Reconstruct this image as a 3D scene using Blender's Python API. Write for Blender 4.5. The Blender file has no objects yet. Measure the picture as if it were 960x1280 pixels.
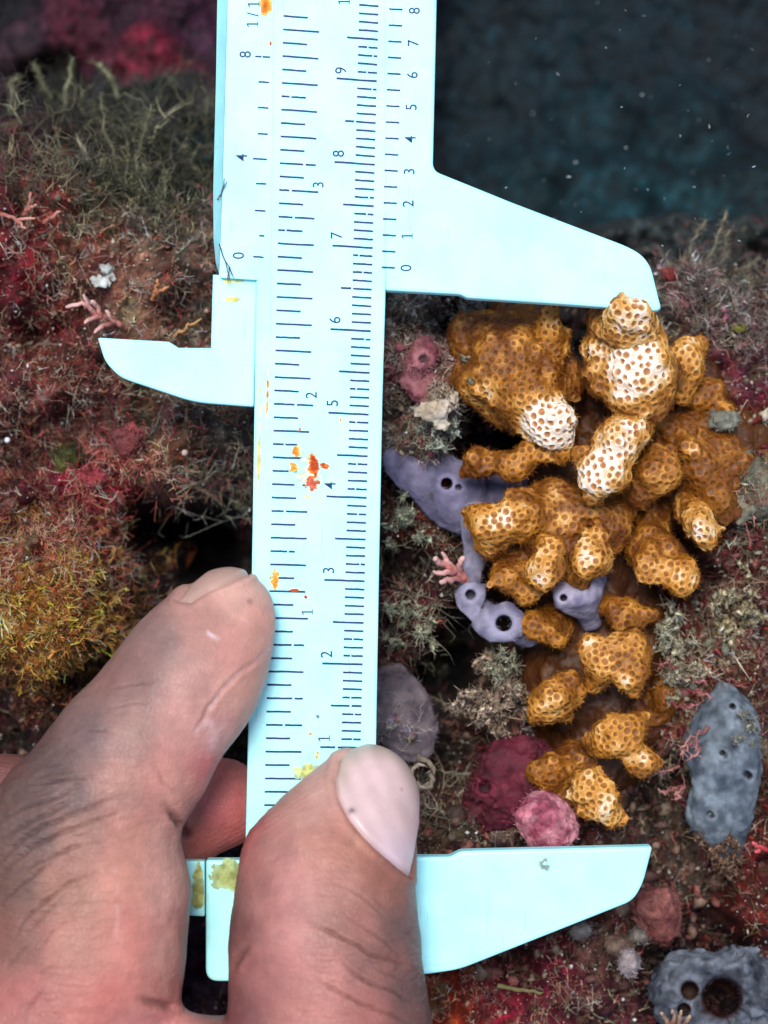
import bpy, bmesh, math, random
import numpy as np
from mathutils import Vector

random.seed(7)
RNG = np.random.default_rng(11)
S = bpy.context.scene
COL = S.collection

# ------------------------------------------------------------------ camera, light, exposure
D = 0.34                       # metres from lens to the front plane of the caliper
K = 0.01 / 104.6               # metres per photograph pixel on that plane (1 cm = 104.6 px)
cam_d = bpy.data.cameras.new('camera')
cam = bpy.data.objects.new('camera', cam_d)
COL.objects.link(cam)
cam.location = (0, 0, D)
cam_d.sensor_fit = 'VERTICAL'
cam_d.sensor_height = 24.0
cam_d.lens = 24.0 * D / (1280 * K)
cam_d.clip_start = 0.01
cam_d.clip_end = 50
cam_d.dof.use_dof = True
cam_d.dof.focus_distance = D + 0.002
cam_d.dof.aperture_fstop = (cam_d.lens / 1000) / 0.0044
S.camera = cam

SUN_DIR = Vector((-0.09, 0.28, 1.0)).normalized()      # towards the sun
w = bpy.data.worlds.new('World')
S.world = w
w.use_nodes = True
nt = w.node_tree
sky = nt.nodes.new('ShaderNodeTexSky')
sky.sky_type = 'NISHITA'
sky.sun_disc = False
sky.sun_elevation = math.asin(SUN_DIR.z)
sky.sun_rotation = math.atan2(SUN_DIR.x, SUN_DIR.y)
bg = nt.nodes['Background']
bg.inputs['Strength'].default_value = 0.15
nt.links.new(sky.outputs['Color'], bg.inputs['Color'])
sd = bpy.data.lights.new('sun', 'SUN')
sd.energy = 2.5
sd.angle = math.radians(18)
sd.color = (1.0, 0.97, 0.92)
sun = bpy.data.objects.new('sun', sd)
COL.objects.link(sun)
sun.rotation_euler = SUN_DIR.to_track_quat('Z', 'Y').to_euler()
sun.location = (0.1, 0.2, 0.8)
S.view_settings.view_transform = 'Standard'
S.view_settings.look = 'None'
S.view_settings.exposure = 0.6
S.view_settings.gamma = 1.0
S.view_settings.use_curve_mapping = False

# ------------------------------------------------------------------ small helpers
def at(px, py, zc):
    z = zc * 0.01
    f = (D - z) / D
    return np.array(((px - 480) * K * f, (640 - py) * K * f, z))

def rr(rpx, zc):
    return rpx * K * (D - zc * 0.01) / D

def to_px(V):
    f = D / (D - V[:, 2])
    return 480 + V[:, 0] * f / K, 640 - V[:, 1] * f / K

def lin(c):
    c = np.asarray(c, float) / 255.0
    return np.where(c <= 0.04045, c / 12.92, ((c + 0.055) / 1.055) ** 2.4)

def _hash(ix, iy, iz, seed):
    h = (ix.astype(np.int64) * 374761393 + iy.astype(np.int64) * 668265263 + iz.astype(np.int64) * 2147483647 + seed * 974634777)
    h = (h ^ (h >> 13)) * 1274126177
    h = h ^ (h >> 16)
    return (h & 0xFFFF).astype(np.float32) / 65535.0

ROT = np.linalg.qr(np.random.default_rng(3).normal(size=(3, 3)))[0]
def vnoise(P, seed=0):
    P = np.asarray(P) @ ROT
    i = np.floor(P).astype(np.int64)
    f = (P - i).astype(np.float32)
    f = f * f * (3 - 2 * f)
    r = 0
    for dx in (0, 1):
        wx = f[:, 0] if dx else 1 - f[:, 0]
        for dy in (0, 1):
            wy = f[:, 1] if dy else 1 - f[:, 1]
            for dz in (0, 1):
                wz = f[:, 2] if dz else 1 - f[:, 2]
                r = r + wx * wy * wz * _hash(i[:, 0] + dx, i[:, 1] + dy, i[:, 2] + dz, seed)
    return r * 2 - 1

def fbm(P, octaves=4, seed=0, gain=0.5):
    a, r, t = 1.0, 0, 0
    for o in range(octaves):
        r = r + a * vnoise(P * (2.03 ** o) + o * 17.3, seed + o)
        P = P @ ROT
        t += a
        a *= gain
    return r / t

def smooth(a, b, x):
    t = np.clip((x - a) / (b - a), 0, 1)
    return t * t * (3 - 2 * t)

def mesh_np(name, V, F, col=None, smooth_shade=True):
    me = bpy.data.meshes.new(name)
    V = np.asarray(V, np.float32)
    F = np.asarray(F, np.int32)
    n, k = F.shape
    me.vertices.add(len(V))
    me.vertices.foreach_set('co', V.ravel())
    me.loops.add(n * k)
    me.loops.foreach_set('vertex_index', F.ravel())
    me.polygons.add(n)
    me.polygons.foreach_set('loop_start', np.arange(0, n * k, k, dtype=np.int32))
    me.polygons.foreach_set('use_smooth', np.full(n, smooth_shade))
    if col is not None:
        c = np.ones((len(V), 4), np.float32)
        c[:, :3] = col
        me.attributes.new('Col', 'FLOAT_COLOR', 'POINT').data.foreach_set('color', c.ravel())
    me.update(calc_edges=True)
    me.validate()
    return me

def link(name, me, mat, parent=None):
    o = bpy.data.objects.new(name, me)
    COL.objects.link(o)
    if mat is not None and me is not None and not me.materials:
        me.materials.append(mat)
    if parent is not None:
        o.parent = parent
    return o

def tag(o, label=None, cat=None, group=None, kind=None):
    for k_, v in (('label', label), ('category', cat), ('group', group), ('kind', kind)):
        if v:
            o[k_] = v
    return o

def recentre(o):
    me = o.data
    n = len(me.vertices)
    v = np.empty(n * 3, np.float32)
    me.vertices.foreach_get('co', v)
    v = v.reshape(-1, 3)
    c = (v.min(0) + v.max(0)) / 2
    c[2] = v[:, 2].min()
    me.vertices.foreach_set('co', (v - c).ravel())
    o.location = c
    me.update()
    return o

def vnormals(V, F):
    a, b = V[F[:, 1]] - V[F[:, 0]], V[F[:, 2]] - V[F[:, 0]]
    fn = np.cross(a, b)
    N = np.zeros_like(V)
    for j in range(F.shape[1]):
        np.add.at(N, F[:, j], fn)
    return N / (np.linalg.norm(N, axis=1, keepdims=True) + 1e-20)

def d_poly(px, py, pts):
    """distance in px to a polyline, and position along it 0..1"""
    best = np.full(len(px), 1e9)
    tt = np.zeros(len(px))
    n = len(pts) - 1
    for i in range(n):
        a, b = np.array(pts[i], float), np.array(pts[i + 1], float)
        ba = b - a
        t = np.clip(((px - a[0]) * ba[0] + (py - a[1]) * ba[1]) / (ba @ ba), 0, 1)
        d = np.hypot(px - a[0] - t * ba[0], py - a[1] - t * ba[1])
        m = d < best
        best[m] = d[m]
        tt[m] = (i + t[m]) / n
    return best, tt

def in_poly(px, py, poly):
    """signed distance, positive inside"""
    d, _ = d_poly(px, py, poly + [poly[0]])
    ins = np.zeros(len(px), bool)
    n = len(poly)
    for i in range(n):
        x0, y0 = poly[i]
        x1, y1 = poly[(i + 1) % n]
        if y0 == y1:
            continue
        c = ((y0 > py) != (y1 > py)) & (px < (x1 - x0) * (py - y0) / (y1 - y0) + x0)
        ins ^= c
    return np.where(ins, d, -d)

# implicit shapes: round cones, blended, meshed by surface nets
def sd_cone(P, a, b, r1, r2):
    ba = (b - a).astype(np.float32)
    l2 = float(ba @ ba)
    Q = P - a.astype(np.float32)
    if l2 < 1e-16:
        return np.sqrt(np.einsum('ij,ij->i', Q, Q)) - np.float32(r1)
    t = np.clip((Q @ ba) / np.float32(l2), 0, 1)
    Q -= t[:, None] * ba
    return np.sqrt(np.einsum('ij,ij->i', Q, Q)) - (np.float32(r1) + np.float32(r2 - r1) * t)

def smin(a, b, k):
    h = np.clip(0.5 + 0.5 * (b - a) / k, 0, 1)
    return b + (a - b) * h - k * h * (1 - h)

def surfnet(fn, lo, hi, h):
    n = np.ceil((hi - lo) / h).astype(int) + 1
    ax = [(lo[i] + h * np.arange(n[i])).astype(np.float32) for i in range(3)]
    vals = np.empty(n, np.float32)
    step = max(1, int(2e6 // (n[1] * n[2])))
    for i0 in range(0, n[0], step):
        g = np.stack(np.meshgrid(ax[0][i0:i0 + step], ax[1], ax[2], indexing='ij'), -1)
        vals[i0:i0 + step] = fn(g.reshape(-1, 3)).reshape(g.shape[:3])
    s = vals < 0
    cnt = sum(s[dx:n[0] - 1 + dx, dy:n[1] - 1 + dy, dz:n[2] - 1 + dz].astype(np.int8)
              for dx in (0, 1) for dy in (0, 1) for dz in (0, 1))
    act = (cnt > 0) & (cnt < 8)
    idx = np.argwhere(act)
    ids = np.full(act.shape, -1, np.int32)
    ids[act] = np.arange(len(idx))
    cs = np.array([(dx, dy, dz) for dx in (0, 1) for dy in (0, 1) for dz in (0, 1)])
    cv = np.stack([vals[idx[:, 0] + c[0], idx[:, 1] + c[1], idx[:, 2] + c[2]] for c in cs], 1)
    acc = np.zeros((len(idx), 3))
    m = np.zeros(len(idx))
    for a in range(8):
        for b in range(a + 1, 8):
            if np.abs(cs[a] - cs[b]).sum() != 1:
                continue
            cr = (cv[:, a] < 0) != (cv[:, b] < 0)
            t = np.where(cr, cv[:, a] / (cv[:, a] - cv[:, b] + 1e-30), 0)
            acc += np.where(cr[:, None], cs[a] + t[:, None] * (cs[b] - cs[a]), 0)
            m += cr
    V = lo + h * (idx + acc / m[:, None])
    quads = []
    for d in range(3):
        u, v = (d + 1) % 3, (d + 2) % 3
        sl0 = [slice(None)] * 3
        sl1 = [slice(None)] * 3
        sl0[d], sl1[d] = slice(0, n[d] - 1), slice(1, n[d])
        ch = s[tuple(sl0)] != s[tuple(sl1)]
        e = np.argwhere(ch)
        e = e[(e[:, u] >= 1) & (e[:, v] >= 1) & (e[:, u] < n[u] - 1) & (e[:, v] < n[v] - 1)]
        first = s[e[:, 0], e[:, 1], e[:, 2]]
        def cell(du, dv):
            q = e.copy()
            q[:, u] += du
            q[:, v] += dv
            return ids[q[:, 0], q[:, 1], q[:, 2]]
        Q = np.stack([cell(-1, -1), cell(0, -1), cell(0, 0), cell(-1, 0)], 1)
        Q[~first] = Q[~first][:, ::-1]
        quads.append(Q)
    F = np.concatenate(quads)
    F = F[(F >= 0).all(1)]
    us, inv = np.unique(F, return_inverse=True)
    return V[us], inv.reshape(-1, 4)

def chain(pts):
    """[(px,py,zcm,rpx), ...] -> list of cones"""
    q = [(at(*p[:3]), rr(p[3], p[2])) for p in pts]
    if len(q) == 1:
        return [(q[0][0], q[0][0], q[0][1], q[0][1])]
    return [(q[i][0], q[i + 1][0], q[i][1], q[i + 1][1]) for i in range(len(q) - 1)]

def blob_mesh(chains, k, h, carve=(), noise=None):
    cones = [c for ch in chains for c in chain(ch)]
    cut = [c for ch in carve for c in chain(ch)]
    lo = np.min([np.minimum(a - r1, b - r2) for a, b, r1, r2 in cones], 0) - 3 * h - k * 0.3 - 0.0013
    hi = np.max([np.maximum(a + r1, b + r2) for a, b, r1, r2 in cones], 0) + 3 * h + k * 0.3 + 0.0013
    def fn(P):
        d = None
        for c in cones:
            e = sd_cone(P, *c)
            d = e if d is None else smin(d, e, k)
        if noise:
            d = d + noise(P)
        for c in cut:
            d = -smin(-d, sd_cone(P, *c), 0.0003)
        return d
    return surfnet(fn, lo, hi, h)

# ------------------------------------------------------------------ materials
def mat_attr(name, rough=0.6, spec=0.4, grain=0.12, gscale=900, bump=0.3, bscale=1500, bdist=0.0002, sss=0.0, coat=0.0):
    m = bpy.data.materials.new(name)
    m.use_nodes = True
    n, l = m.node_tree.nodes, m.node_tree.links
    b = n['Principled BSDF']
    a = n.new('ShaderNodeAttribute')
    a.attribute_name = 'Col'
    g = n.new('ShaderNodeNewGeometry')
    nz = n.new('ShaderNodeTexNoise')
    nz.inputs['Scale'].default_value = gscale
    nz.inputs['Detail'].default_value = 5
    l.new(g.outputs['Position'], nz.inputs['Vector'])
    mr = n.new('ShaderNodeMapRange')
    mr.inputs['From Min'].default_value = 0.25
    mr.inputs['From Max'].default_value = 0.75
    mr.inputs['To Min'].default_value = 1 - grain
    mr.inputs['To Max'].default_value = 1 + grain
    l.new(nz.outputs['Fac'], mr.inputs['Value'])
    mx = n.new('ShaderNodeVectorMath')
    mx.operation = 'SCALE'
    l.new(a.outputs['Color'], mx.inputs[0])
    l.new(mr.outputs['Result'], mx.inputs['Scale'])
    l.new(mx.outputs['Vector'], b.inputs['Base Color'])
    b.inputs['Roughness'].default_value = rough
    b.inputs['Specular IOR Level'].default_value = spec
    if sss:
        b.inputs['Subsurface Weight'].default_value = sss
        b.inputs['Subsurface Radius'].default_value = (1.0, 0.35, 0.2)
        b.inputs['Subsurface Scale'].default_value = 0.0015
    if coat:
        b.inputs['Coat Weight'].default_value = coat
        b.inputs['Coat Roughness'].default_value = 0.25
    if bump:
        n2 = n.new('ShaderNodeTexNoise')
        n2.inputs['Scale'].default_value = bscale
        n2.inputs['Detail'].default_value = 4
        l.new(g.outputs['Position'], n2.inputs['Vector'])
        bp = n.new('ShaderNodeBump')
        bp.inputs['Strength'].default_value = bump
        bp.inputs['Distance'].default_value = bdist
        l.new(n2.outputs['Fac'], bp.inputs['Height'])
        l.new(bp.outputs['Normal'], b.inputs['Normal'])
    return m

def mat_plain(name, col, rough=0.5, spec=0.4, var=0.06, scale=350, tint=None, bump=0.08):
    m = bpy.data.materials.new(name)
    m.use_nodes = True
    n, l = m.node_tree.nodes, m.node_tree.links
    b = n['Principled BSDF']
    g = n.new('ShaderNodeNewGeometry')
    nz = n.new('ShaderNodeTexNoise')
    nz.inputs['Scale'].default_value = scale
    nz.inputs['Detail'].default_value = 6
    l.new(g.outputs['Position'], nz.inputs['Vector'])
    r = n.new('ShaderNodeValToRGB')
    c = np.array(col)
    t = np.array(tint) if tint is not None else c * (1 - 2 * var)
    r.color_ramp.elements[0].color = (*t, 1)
    r.color_ramp.elements[1].color = (*np.minimum(c * (1 + var), 1), 1)
    r.color_ramp.elements[0].position = 0.3
    r.color_ramp.elements[1].position = 0.6
    l.new(nz.outputs['Fac'], r.inputs['Fac'])
    l.new(r.outputs['Color'], b.inputs['Base Color'])
    b.inputs['Roughness'].default_value = rough
    b.inputs['Specular IOR Level'].default_value = spec
    if bump:
        bp = n.new('ShaderNodeBump')
        bp.inputs['Strength'].default_value = bump
        bp.inputs['Distance'].default_value = 0.0001
        l.new(nz.outputs['Fac'], bp.inputs['Height'])
        l.new(bp.outputs['Normal'], b.inputs['Normal'])
    return m

M_CAL = mat_plain('caliper_plastic', (0.40, 0.86, 0.87), 0.45, 0.35, 0.05, 260, bump=0.04)
def scuff(m):
    n, l = m.node_tree.nodes, m.node_tree.links
    b = n['Principled BSDF']
    src = b.inputs['Base Color'].links[0].from_socket
    g = n.new('ShaderNodeNewGeometry')
    for sc, lo, hi, c, k in (((2400, 160, 400), .66, .74, (.16, .34, .36), .35), ((260, 2600, 400), .68, .74, (.18, .36, .38), .3), ((420, 420, 420), .6, .8, (.42, .66, .42), .45), ((3000, 3000, 3000), .72, .76, (.12, .2, .2), .5), ((90, 90, 90), .5, .72, (.28, .66, .70), .5)):
        mp = n.new('ShaderNodeMapping')
        mp.inputs['Scale'].default_value = sc
        mp.inputs['Rotation'].default_value = (0, 0, 0.3 if sc[0] != sc[1] else 0)
        nz = n.new('ShaderNodeTexNoise')
        nz.inputs['Scale'].default_value = 1
        nz.inputs['Detail'].default_value = 3
        r = n.new('ShaderNodeMapRange')
        r.inputs['From Min'].default_value, r.inputs['From Max'].default_value = lo, hi
        r.inputs['To Max'].default_value = k
        mx = n.new('ShaderNodeMix')
        mx.data_type = 'RGBA'
        l.new(g.outputs['Position'], mp.inputs['Vector'])
        l.new(mp.outputs['Vector'], nz.inputs['Vector'])
        l.new(nz.outputs['Fac'], r.inputs['Value'])
        l.new(r.outputs['Result'], mx.inputs['Factor'])
        l.new(src, mx.inputs['A'])
        mx.inputs['B'].default_value = (*c, 1)
        src = mx.outputs['Result']
    l.new(src, b.inputs['Base Color'])
scuff(M_CAL)
M_INK = mat_plain('printed_ink', (0.012, 0.04, 0.12), 0.6, 0.2, 0.3, 2500, bump=0)
M_STAIN = mat_attr('rust_stain', 0.8, 0.1, 0.2, 2500, 0)
M_SKIN = mat_attr('skin', 0.5, 0.36, 0.10, 700, 0.35, 3200, 0.00012, sss=0.12)
def skin_folds(m):
    n, l = m.node_tree.nodes, m.node_tree.links
    b = n['Principled BSDF']
    nrm = b.inputs['Normal'].links[0].from_socket
    g = n.new('ShaderNodeNewGeometry')
    def lay(attr, rot, sc, strength, dist, vor=False):
        nonlocal nrm
        mp = n.new('ShaderNodeMapping')
        mp.inputs['Rotation'].default_value = (0, 0, rot)
        mp.inputs['Scale'].default_value = sc
        wv = n.new('ShaderNodeTexNoise')
        wv.inputs['Scale'].default_value = 500
        ad = n.new('ShaderNodeVectorMath')
        ad.operation = 'MULTIPLY_ADD'
        ad.inputs[1].default_value = (.0012, .0012, .0012)
        l.new(g.outputs['Position'], wv.inputs['Vector'])
        l.new(wv.outputs['Color'], ad.inputs[0])
        l.new(g.outputs['Position'], ad.inputs[2])
        l.new(ad.outputs['Vector'], mp.inputs['Vector'])
        if vor:
            t = n.new('ShaderNodeTexVoronoi')
            t.feature = 'DISTANCE_TO_EDGE'
            t.inputs['Scale'].default_value = 1
            out = t.outputs['Distance']
            cl = n.new('ShaderNodeMath')
            cl.operation = 'MINIMUM'
            cl.inputs[1].default_value = .16
            l.new(out, cl.inputs[0])
            out = cl.outputs[0]
        else:
            t = n.new('ShaderNodeTexNoise')
            t.inputs['Scale'].default_value = 1
            t.inputs['Detail'].default_value = 3
            out = t.outputs['Fac']
        l.new(mp.outputs['Vector'], t.inputs['Vector'])
        bp = n.new('ShaderNodeBump')
        bp.inputs['Distance'].default_value = dist
        if attr:
            at_ = n.new('ShaderNodeAttribute')
            at_.attribute_name = attr
            ml = n.new('ShaderNodeMath')
            ml.operation = 'MULTIPLY'
            ml.inputs[1].default_value = strength
            l.new(at_.outputs['Fac'], ml.inputs[0])
            l.new(ml.outputs[0], bp.inputs['Strength'])
        else:
            bp.inputs['Strength'].default_value = strength
        l.new(out, bp.inputs['Height'])
        l.new(nrm, bp.inputs['Normal'])
        nrm = bp.outputs['Normal']
    lay('fold_a', -0.52, (190, 1500, 500), 1.0, .00035)
    lay('fold_b', 0.46, (190, 1500, 500), 1.0, .00030)
    lay(None, 0.3, (1900, 1300, 1500), 0.8, .0002, True)
    l.new(nrm, b.inputs['Normal'])
skin_folds(M_SKIN)
M_NAIL = mat_attr('nail', 0.4, 0.45, 0.07, 420, 0.25, 1600, 0.0001, sss=0.1)
M_CORAL = mat_attr('coral_tissue', 0.55, 0.35, 0.18, 1800, 0.3, 4000, 0.0001, sss=0.25)
M_REEF = mat_attr('reef_rock', 0.75, 0.3, 0.45, 1100, 0.8, 1500, 0.0006)
M_TURF = mat_attr('turf_algae', 0.55, 0.35, 0.2, 1500, 0)
M_SPONGE = mat_attr('sponge', 0.7, 0.25, 0.22, 700, 0.6, 2500, 0.0002, sss=0.3)
M_SHELL = mat_attr('shell', 0.65, 0.3, 0.25, 1200, 0.4, 2000, 0.0002)

# ------------------------------------------------------------------ the reef floor
OBS = 0.68            # seen colour -> base colour
# px, py, depth cm, seen sRGB with the shade of crevices and dark edges painted in
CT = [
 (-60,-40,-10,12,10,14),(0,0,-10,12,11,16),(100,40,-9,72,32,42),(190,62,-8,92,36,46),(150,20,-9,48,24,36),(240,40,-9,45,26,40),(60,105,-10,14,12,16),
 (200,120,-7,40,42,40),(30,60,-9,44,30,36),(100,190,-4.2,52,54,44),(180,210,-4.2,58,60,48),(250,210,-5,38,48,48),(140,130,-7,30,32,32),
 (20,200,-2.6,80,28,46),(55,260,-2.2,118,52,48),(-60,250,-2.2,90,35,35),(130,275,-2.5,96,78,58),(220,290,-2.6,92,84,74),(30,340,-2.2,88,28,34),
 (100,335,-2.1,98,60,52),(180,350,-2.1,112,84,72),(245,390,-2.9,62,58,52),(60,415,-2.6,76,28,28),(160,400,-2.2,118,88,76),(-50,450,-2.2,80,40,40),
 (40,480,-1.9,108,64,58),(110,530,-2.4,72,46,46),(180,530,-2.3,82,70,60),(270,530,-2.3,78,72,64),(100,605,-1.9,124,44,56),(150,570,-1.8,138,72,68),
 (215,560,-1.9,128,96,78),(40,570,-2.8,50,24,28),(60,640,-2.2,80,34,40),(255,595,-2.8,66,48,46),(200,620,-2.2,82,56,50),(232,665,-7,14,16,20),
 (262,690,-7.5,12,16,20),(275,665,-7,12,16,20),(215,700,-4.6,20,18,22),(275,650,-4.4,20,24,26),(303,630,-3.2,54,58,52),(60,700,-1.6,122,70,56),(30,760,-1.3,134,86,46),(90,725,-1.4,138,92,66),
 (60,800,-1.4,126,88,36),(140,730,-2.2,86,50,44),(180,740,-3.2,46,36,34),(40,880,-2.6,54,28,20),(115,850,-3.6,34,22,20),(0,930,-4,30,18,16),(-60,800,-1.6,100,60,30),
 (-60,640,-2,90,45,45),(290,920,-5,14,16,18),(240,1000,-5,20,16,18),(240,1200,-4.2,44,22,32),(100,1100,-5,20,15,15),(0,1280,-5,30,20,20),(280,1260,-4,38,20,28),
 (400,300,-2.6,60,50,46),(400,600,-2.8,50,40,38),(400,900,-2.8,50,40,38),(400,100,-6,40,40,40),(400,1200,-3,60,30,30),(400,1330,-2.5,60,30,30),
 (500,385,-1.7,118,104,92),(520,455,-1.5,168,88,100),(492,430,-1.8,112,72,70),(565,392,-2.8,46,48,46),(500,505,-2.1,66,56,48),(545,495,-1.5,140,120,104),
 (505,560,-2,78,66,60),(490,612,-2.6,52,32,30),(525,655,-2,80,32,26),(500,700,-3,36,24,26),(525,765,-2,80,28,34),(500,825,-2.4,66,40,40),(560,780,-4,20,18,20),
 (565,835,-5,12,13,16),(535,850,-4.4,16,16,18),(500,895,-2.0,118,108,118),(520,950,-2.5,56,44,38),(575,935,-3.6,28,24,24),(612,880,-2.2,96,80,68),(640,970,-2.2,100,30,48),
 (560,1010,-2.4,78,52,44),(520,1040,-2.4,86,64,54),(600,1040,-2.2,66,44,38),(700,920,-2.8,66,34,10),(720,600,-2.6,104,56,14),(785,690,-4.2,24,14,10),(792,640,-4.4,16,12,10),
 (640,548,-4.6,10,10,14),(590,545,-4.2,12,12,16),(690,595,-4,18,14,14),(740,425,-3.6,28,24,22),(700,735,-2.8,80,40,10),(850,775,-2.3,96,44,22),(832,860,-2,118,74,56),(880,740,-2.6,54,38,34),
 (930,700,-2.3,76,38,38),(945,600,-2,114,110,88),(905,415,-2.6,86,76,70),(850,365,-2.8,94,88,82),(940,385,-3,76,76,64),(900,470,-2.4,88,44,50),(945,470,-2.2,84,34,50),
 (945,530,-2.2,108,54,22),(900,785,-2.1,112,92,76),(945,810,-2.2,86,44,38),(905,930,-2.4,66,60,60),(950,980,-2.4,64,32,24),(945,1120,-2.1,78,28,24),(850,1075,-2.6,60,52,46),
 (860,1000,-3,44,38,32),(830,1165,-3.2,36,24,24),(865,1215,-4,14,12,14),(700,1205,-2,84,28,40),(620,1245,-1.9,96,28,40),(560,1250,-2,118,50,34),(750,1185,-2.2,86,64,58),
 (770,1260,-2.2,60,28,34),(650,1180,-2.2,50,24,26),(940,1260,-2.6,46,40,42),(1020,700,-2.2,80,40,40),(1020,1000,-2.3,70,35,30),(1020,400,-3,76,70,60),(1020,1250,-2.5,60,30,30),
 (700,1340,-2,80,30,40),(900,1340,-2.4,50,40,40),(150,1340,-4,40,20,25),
 (600,40,-15,12,26,32),(700,50,-15,12,27,33),(800,50,-15,13,28,35),(900,50,-15,14,26,32),(960,150,-15,15,26,31),(600,160,-15,10,28,34),(740,150,-15,13,33,39),  # deep floor coloured near-black teal to stand in for dark, shaded water
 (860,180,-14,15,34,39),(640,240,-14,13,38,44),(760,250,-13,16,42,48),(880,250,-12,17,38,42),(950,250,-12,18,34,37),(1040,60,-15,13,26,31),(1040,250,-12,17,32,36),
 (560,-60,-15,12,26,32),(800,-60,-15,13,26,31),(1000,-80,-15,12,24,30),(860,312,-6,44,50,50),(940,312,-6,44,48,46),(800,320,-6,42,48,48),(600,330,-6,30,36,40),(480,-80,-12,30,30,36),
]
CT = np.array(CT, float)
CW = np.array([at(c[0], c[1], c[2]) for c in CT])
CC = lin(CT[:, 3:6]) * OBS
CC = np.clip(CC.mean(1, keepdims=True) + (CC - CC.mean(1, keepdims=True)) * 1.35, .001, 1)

def reef_maps(X, Y):
    """height (m) and colour at world x, y"""
    P = np.stack([X, Y, np.zeros_like(X)], 1)
    wx = fbm(P * 160, 3, 21) * 0.0022
    wy = fbm(P * 160, 3, 31) * 0.0022
    Z = np.empty(len(X))
    C = np.empty((len(X), 3))
    for i in range(0, len(X), 20000):
        s = slice(i, i + 20000)
        d2 = (X[s, None] + wx[s, None] - CW[None, :, 0]) ** 2 + (Y[s, None] + wy[s, None] - CW[None, :, 1]) ** 2
        wt = 1 / (d2 + 6e-7) ** 2.2
        wt /= wt.sum(1, keepdims=True)
        Z[s] = wt @ CW[:, 2]
        C[s] = wt @ CC
    rough = smooth(-0.11, -0.05, Z) * 0.7 + 0.3
    hf = 0.0060 * fbm(P * 130, 3, 1) + 0.0060 * fbm(P * 380, 3, 5) + 0.0013 * fbm(P * 1300, 2, 9)
    # small knobs
    kn = vnoise(P * 700, 41)
    hf += 0.0012 * smooth(0.2, 0.8, kn)
    Z = Z + hf * rough
    v = np.exp(1.5 * fbm(P * 1100, 3, 51) + 0.9 * fbm(P * 300, 3, 61))
    C = C * v[:, None]
    # patches of encrusting colour: rose, olive, cream, maroon
    vis = smooth(-0.075, -0.045, Z)
    for seed, sc, th, cc, am in ((71, 330, .34, (150, 62, 76), .6), (81, 300, .38, (120, 112, 74), .55), (91, 520, .42, (178, 160, 142), .55), (101, 260, .30, (82, 18, 30), .7), (111, 420, .45, (150, 84, 40), .5)):
        mk = smooth(th, th + 0.22, fbm(P * sc, 3, seed)) * am * vis
        lum = C.mean(1, keepdims=True)
        tgt = lin(cc) * OBS
        tgt = tgt * (0.35 + 0.65 * np.clip(lum / 0.05, 0, 1.3))
        C = C * (1 - mk[:, None]) + tgt * mk[:, None]
    sp = smooth(0.62, 0.8, vnoise(P * 2600, 141)) * vis * (0.2 + 0.8 * (vnoise(P * 500, 143) > 0))
    tone = np.where((vnoise(P * 900, 142) > 0)[:, None], lin((190, 172, 150)), lin((160, 84, 74))) * OBS
    C = C * (1 - 0.75 * sp[:, None]) + tone * 0.75 * sp[:, None]
    return Z, C

def axis(lo, hi, step, far, nfar):
    g = np.geomspace(step * 1.5, far, nfar)
    return np.concatenate([lo - g[::-1], np.arange(lo, hi, step), hi + g])
gx = axis(-0.056, 0.064, 0.00041, 0.5, 34)
gy = axis(-0.068, 0.092, 0.00043, 0.5, 34)
GX, GY = np.meshgrid(gx, gy, indexing='ij')
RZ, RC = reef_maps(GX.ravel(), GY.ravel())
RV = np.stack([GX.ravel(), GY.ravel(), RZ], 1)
nX, nY = len(gx), len(gy)
ii, jj = np.meshgrid(np.arange(nX - 1), np.arange(nY - 1), indexing='ij')
q = (ii * nY + jj).ravel()
RF = np.stack([q, q + nY, q + nY + 1, q + 1], 1)
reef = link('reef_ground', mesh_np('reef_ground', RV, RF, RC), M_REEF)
tag(reef, kind='structure', label='dark red and brown encrusted reef surface with crevice shade and dark water painted in')
RN = vnormals(RV, RF)

def reef_z(x, y):
    i = np.clip(np.searchsorted(gx, x) - 1, 0, nX - 2)
    j = np.clip(np.searchsorted(gy, y) - 1, 0, nY - 2)
    return RZ.reshape(nX, nY)[i, j]

def on_reef(px, py, lift=0.0):
    """world point where the sight line through a pixel meets the reef"""
    z = -2.0
    for _ in range(12):
        p = at(px, py, z)
        z = 0.6 * z + 0.4 * (float(reef_z(p[0], p[1])) * 100)
    return at(px, py, z + lift)

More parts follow.
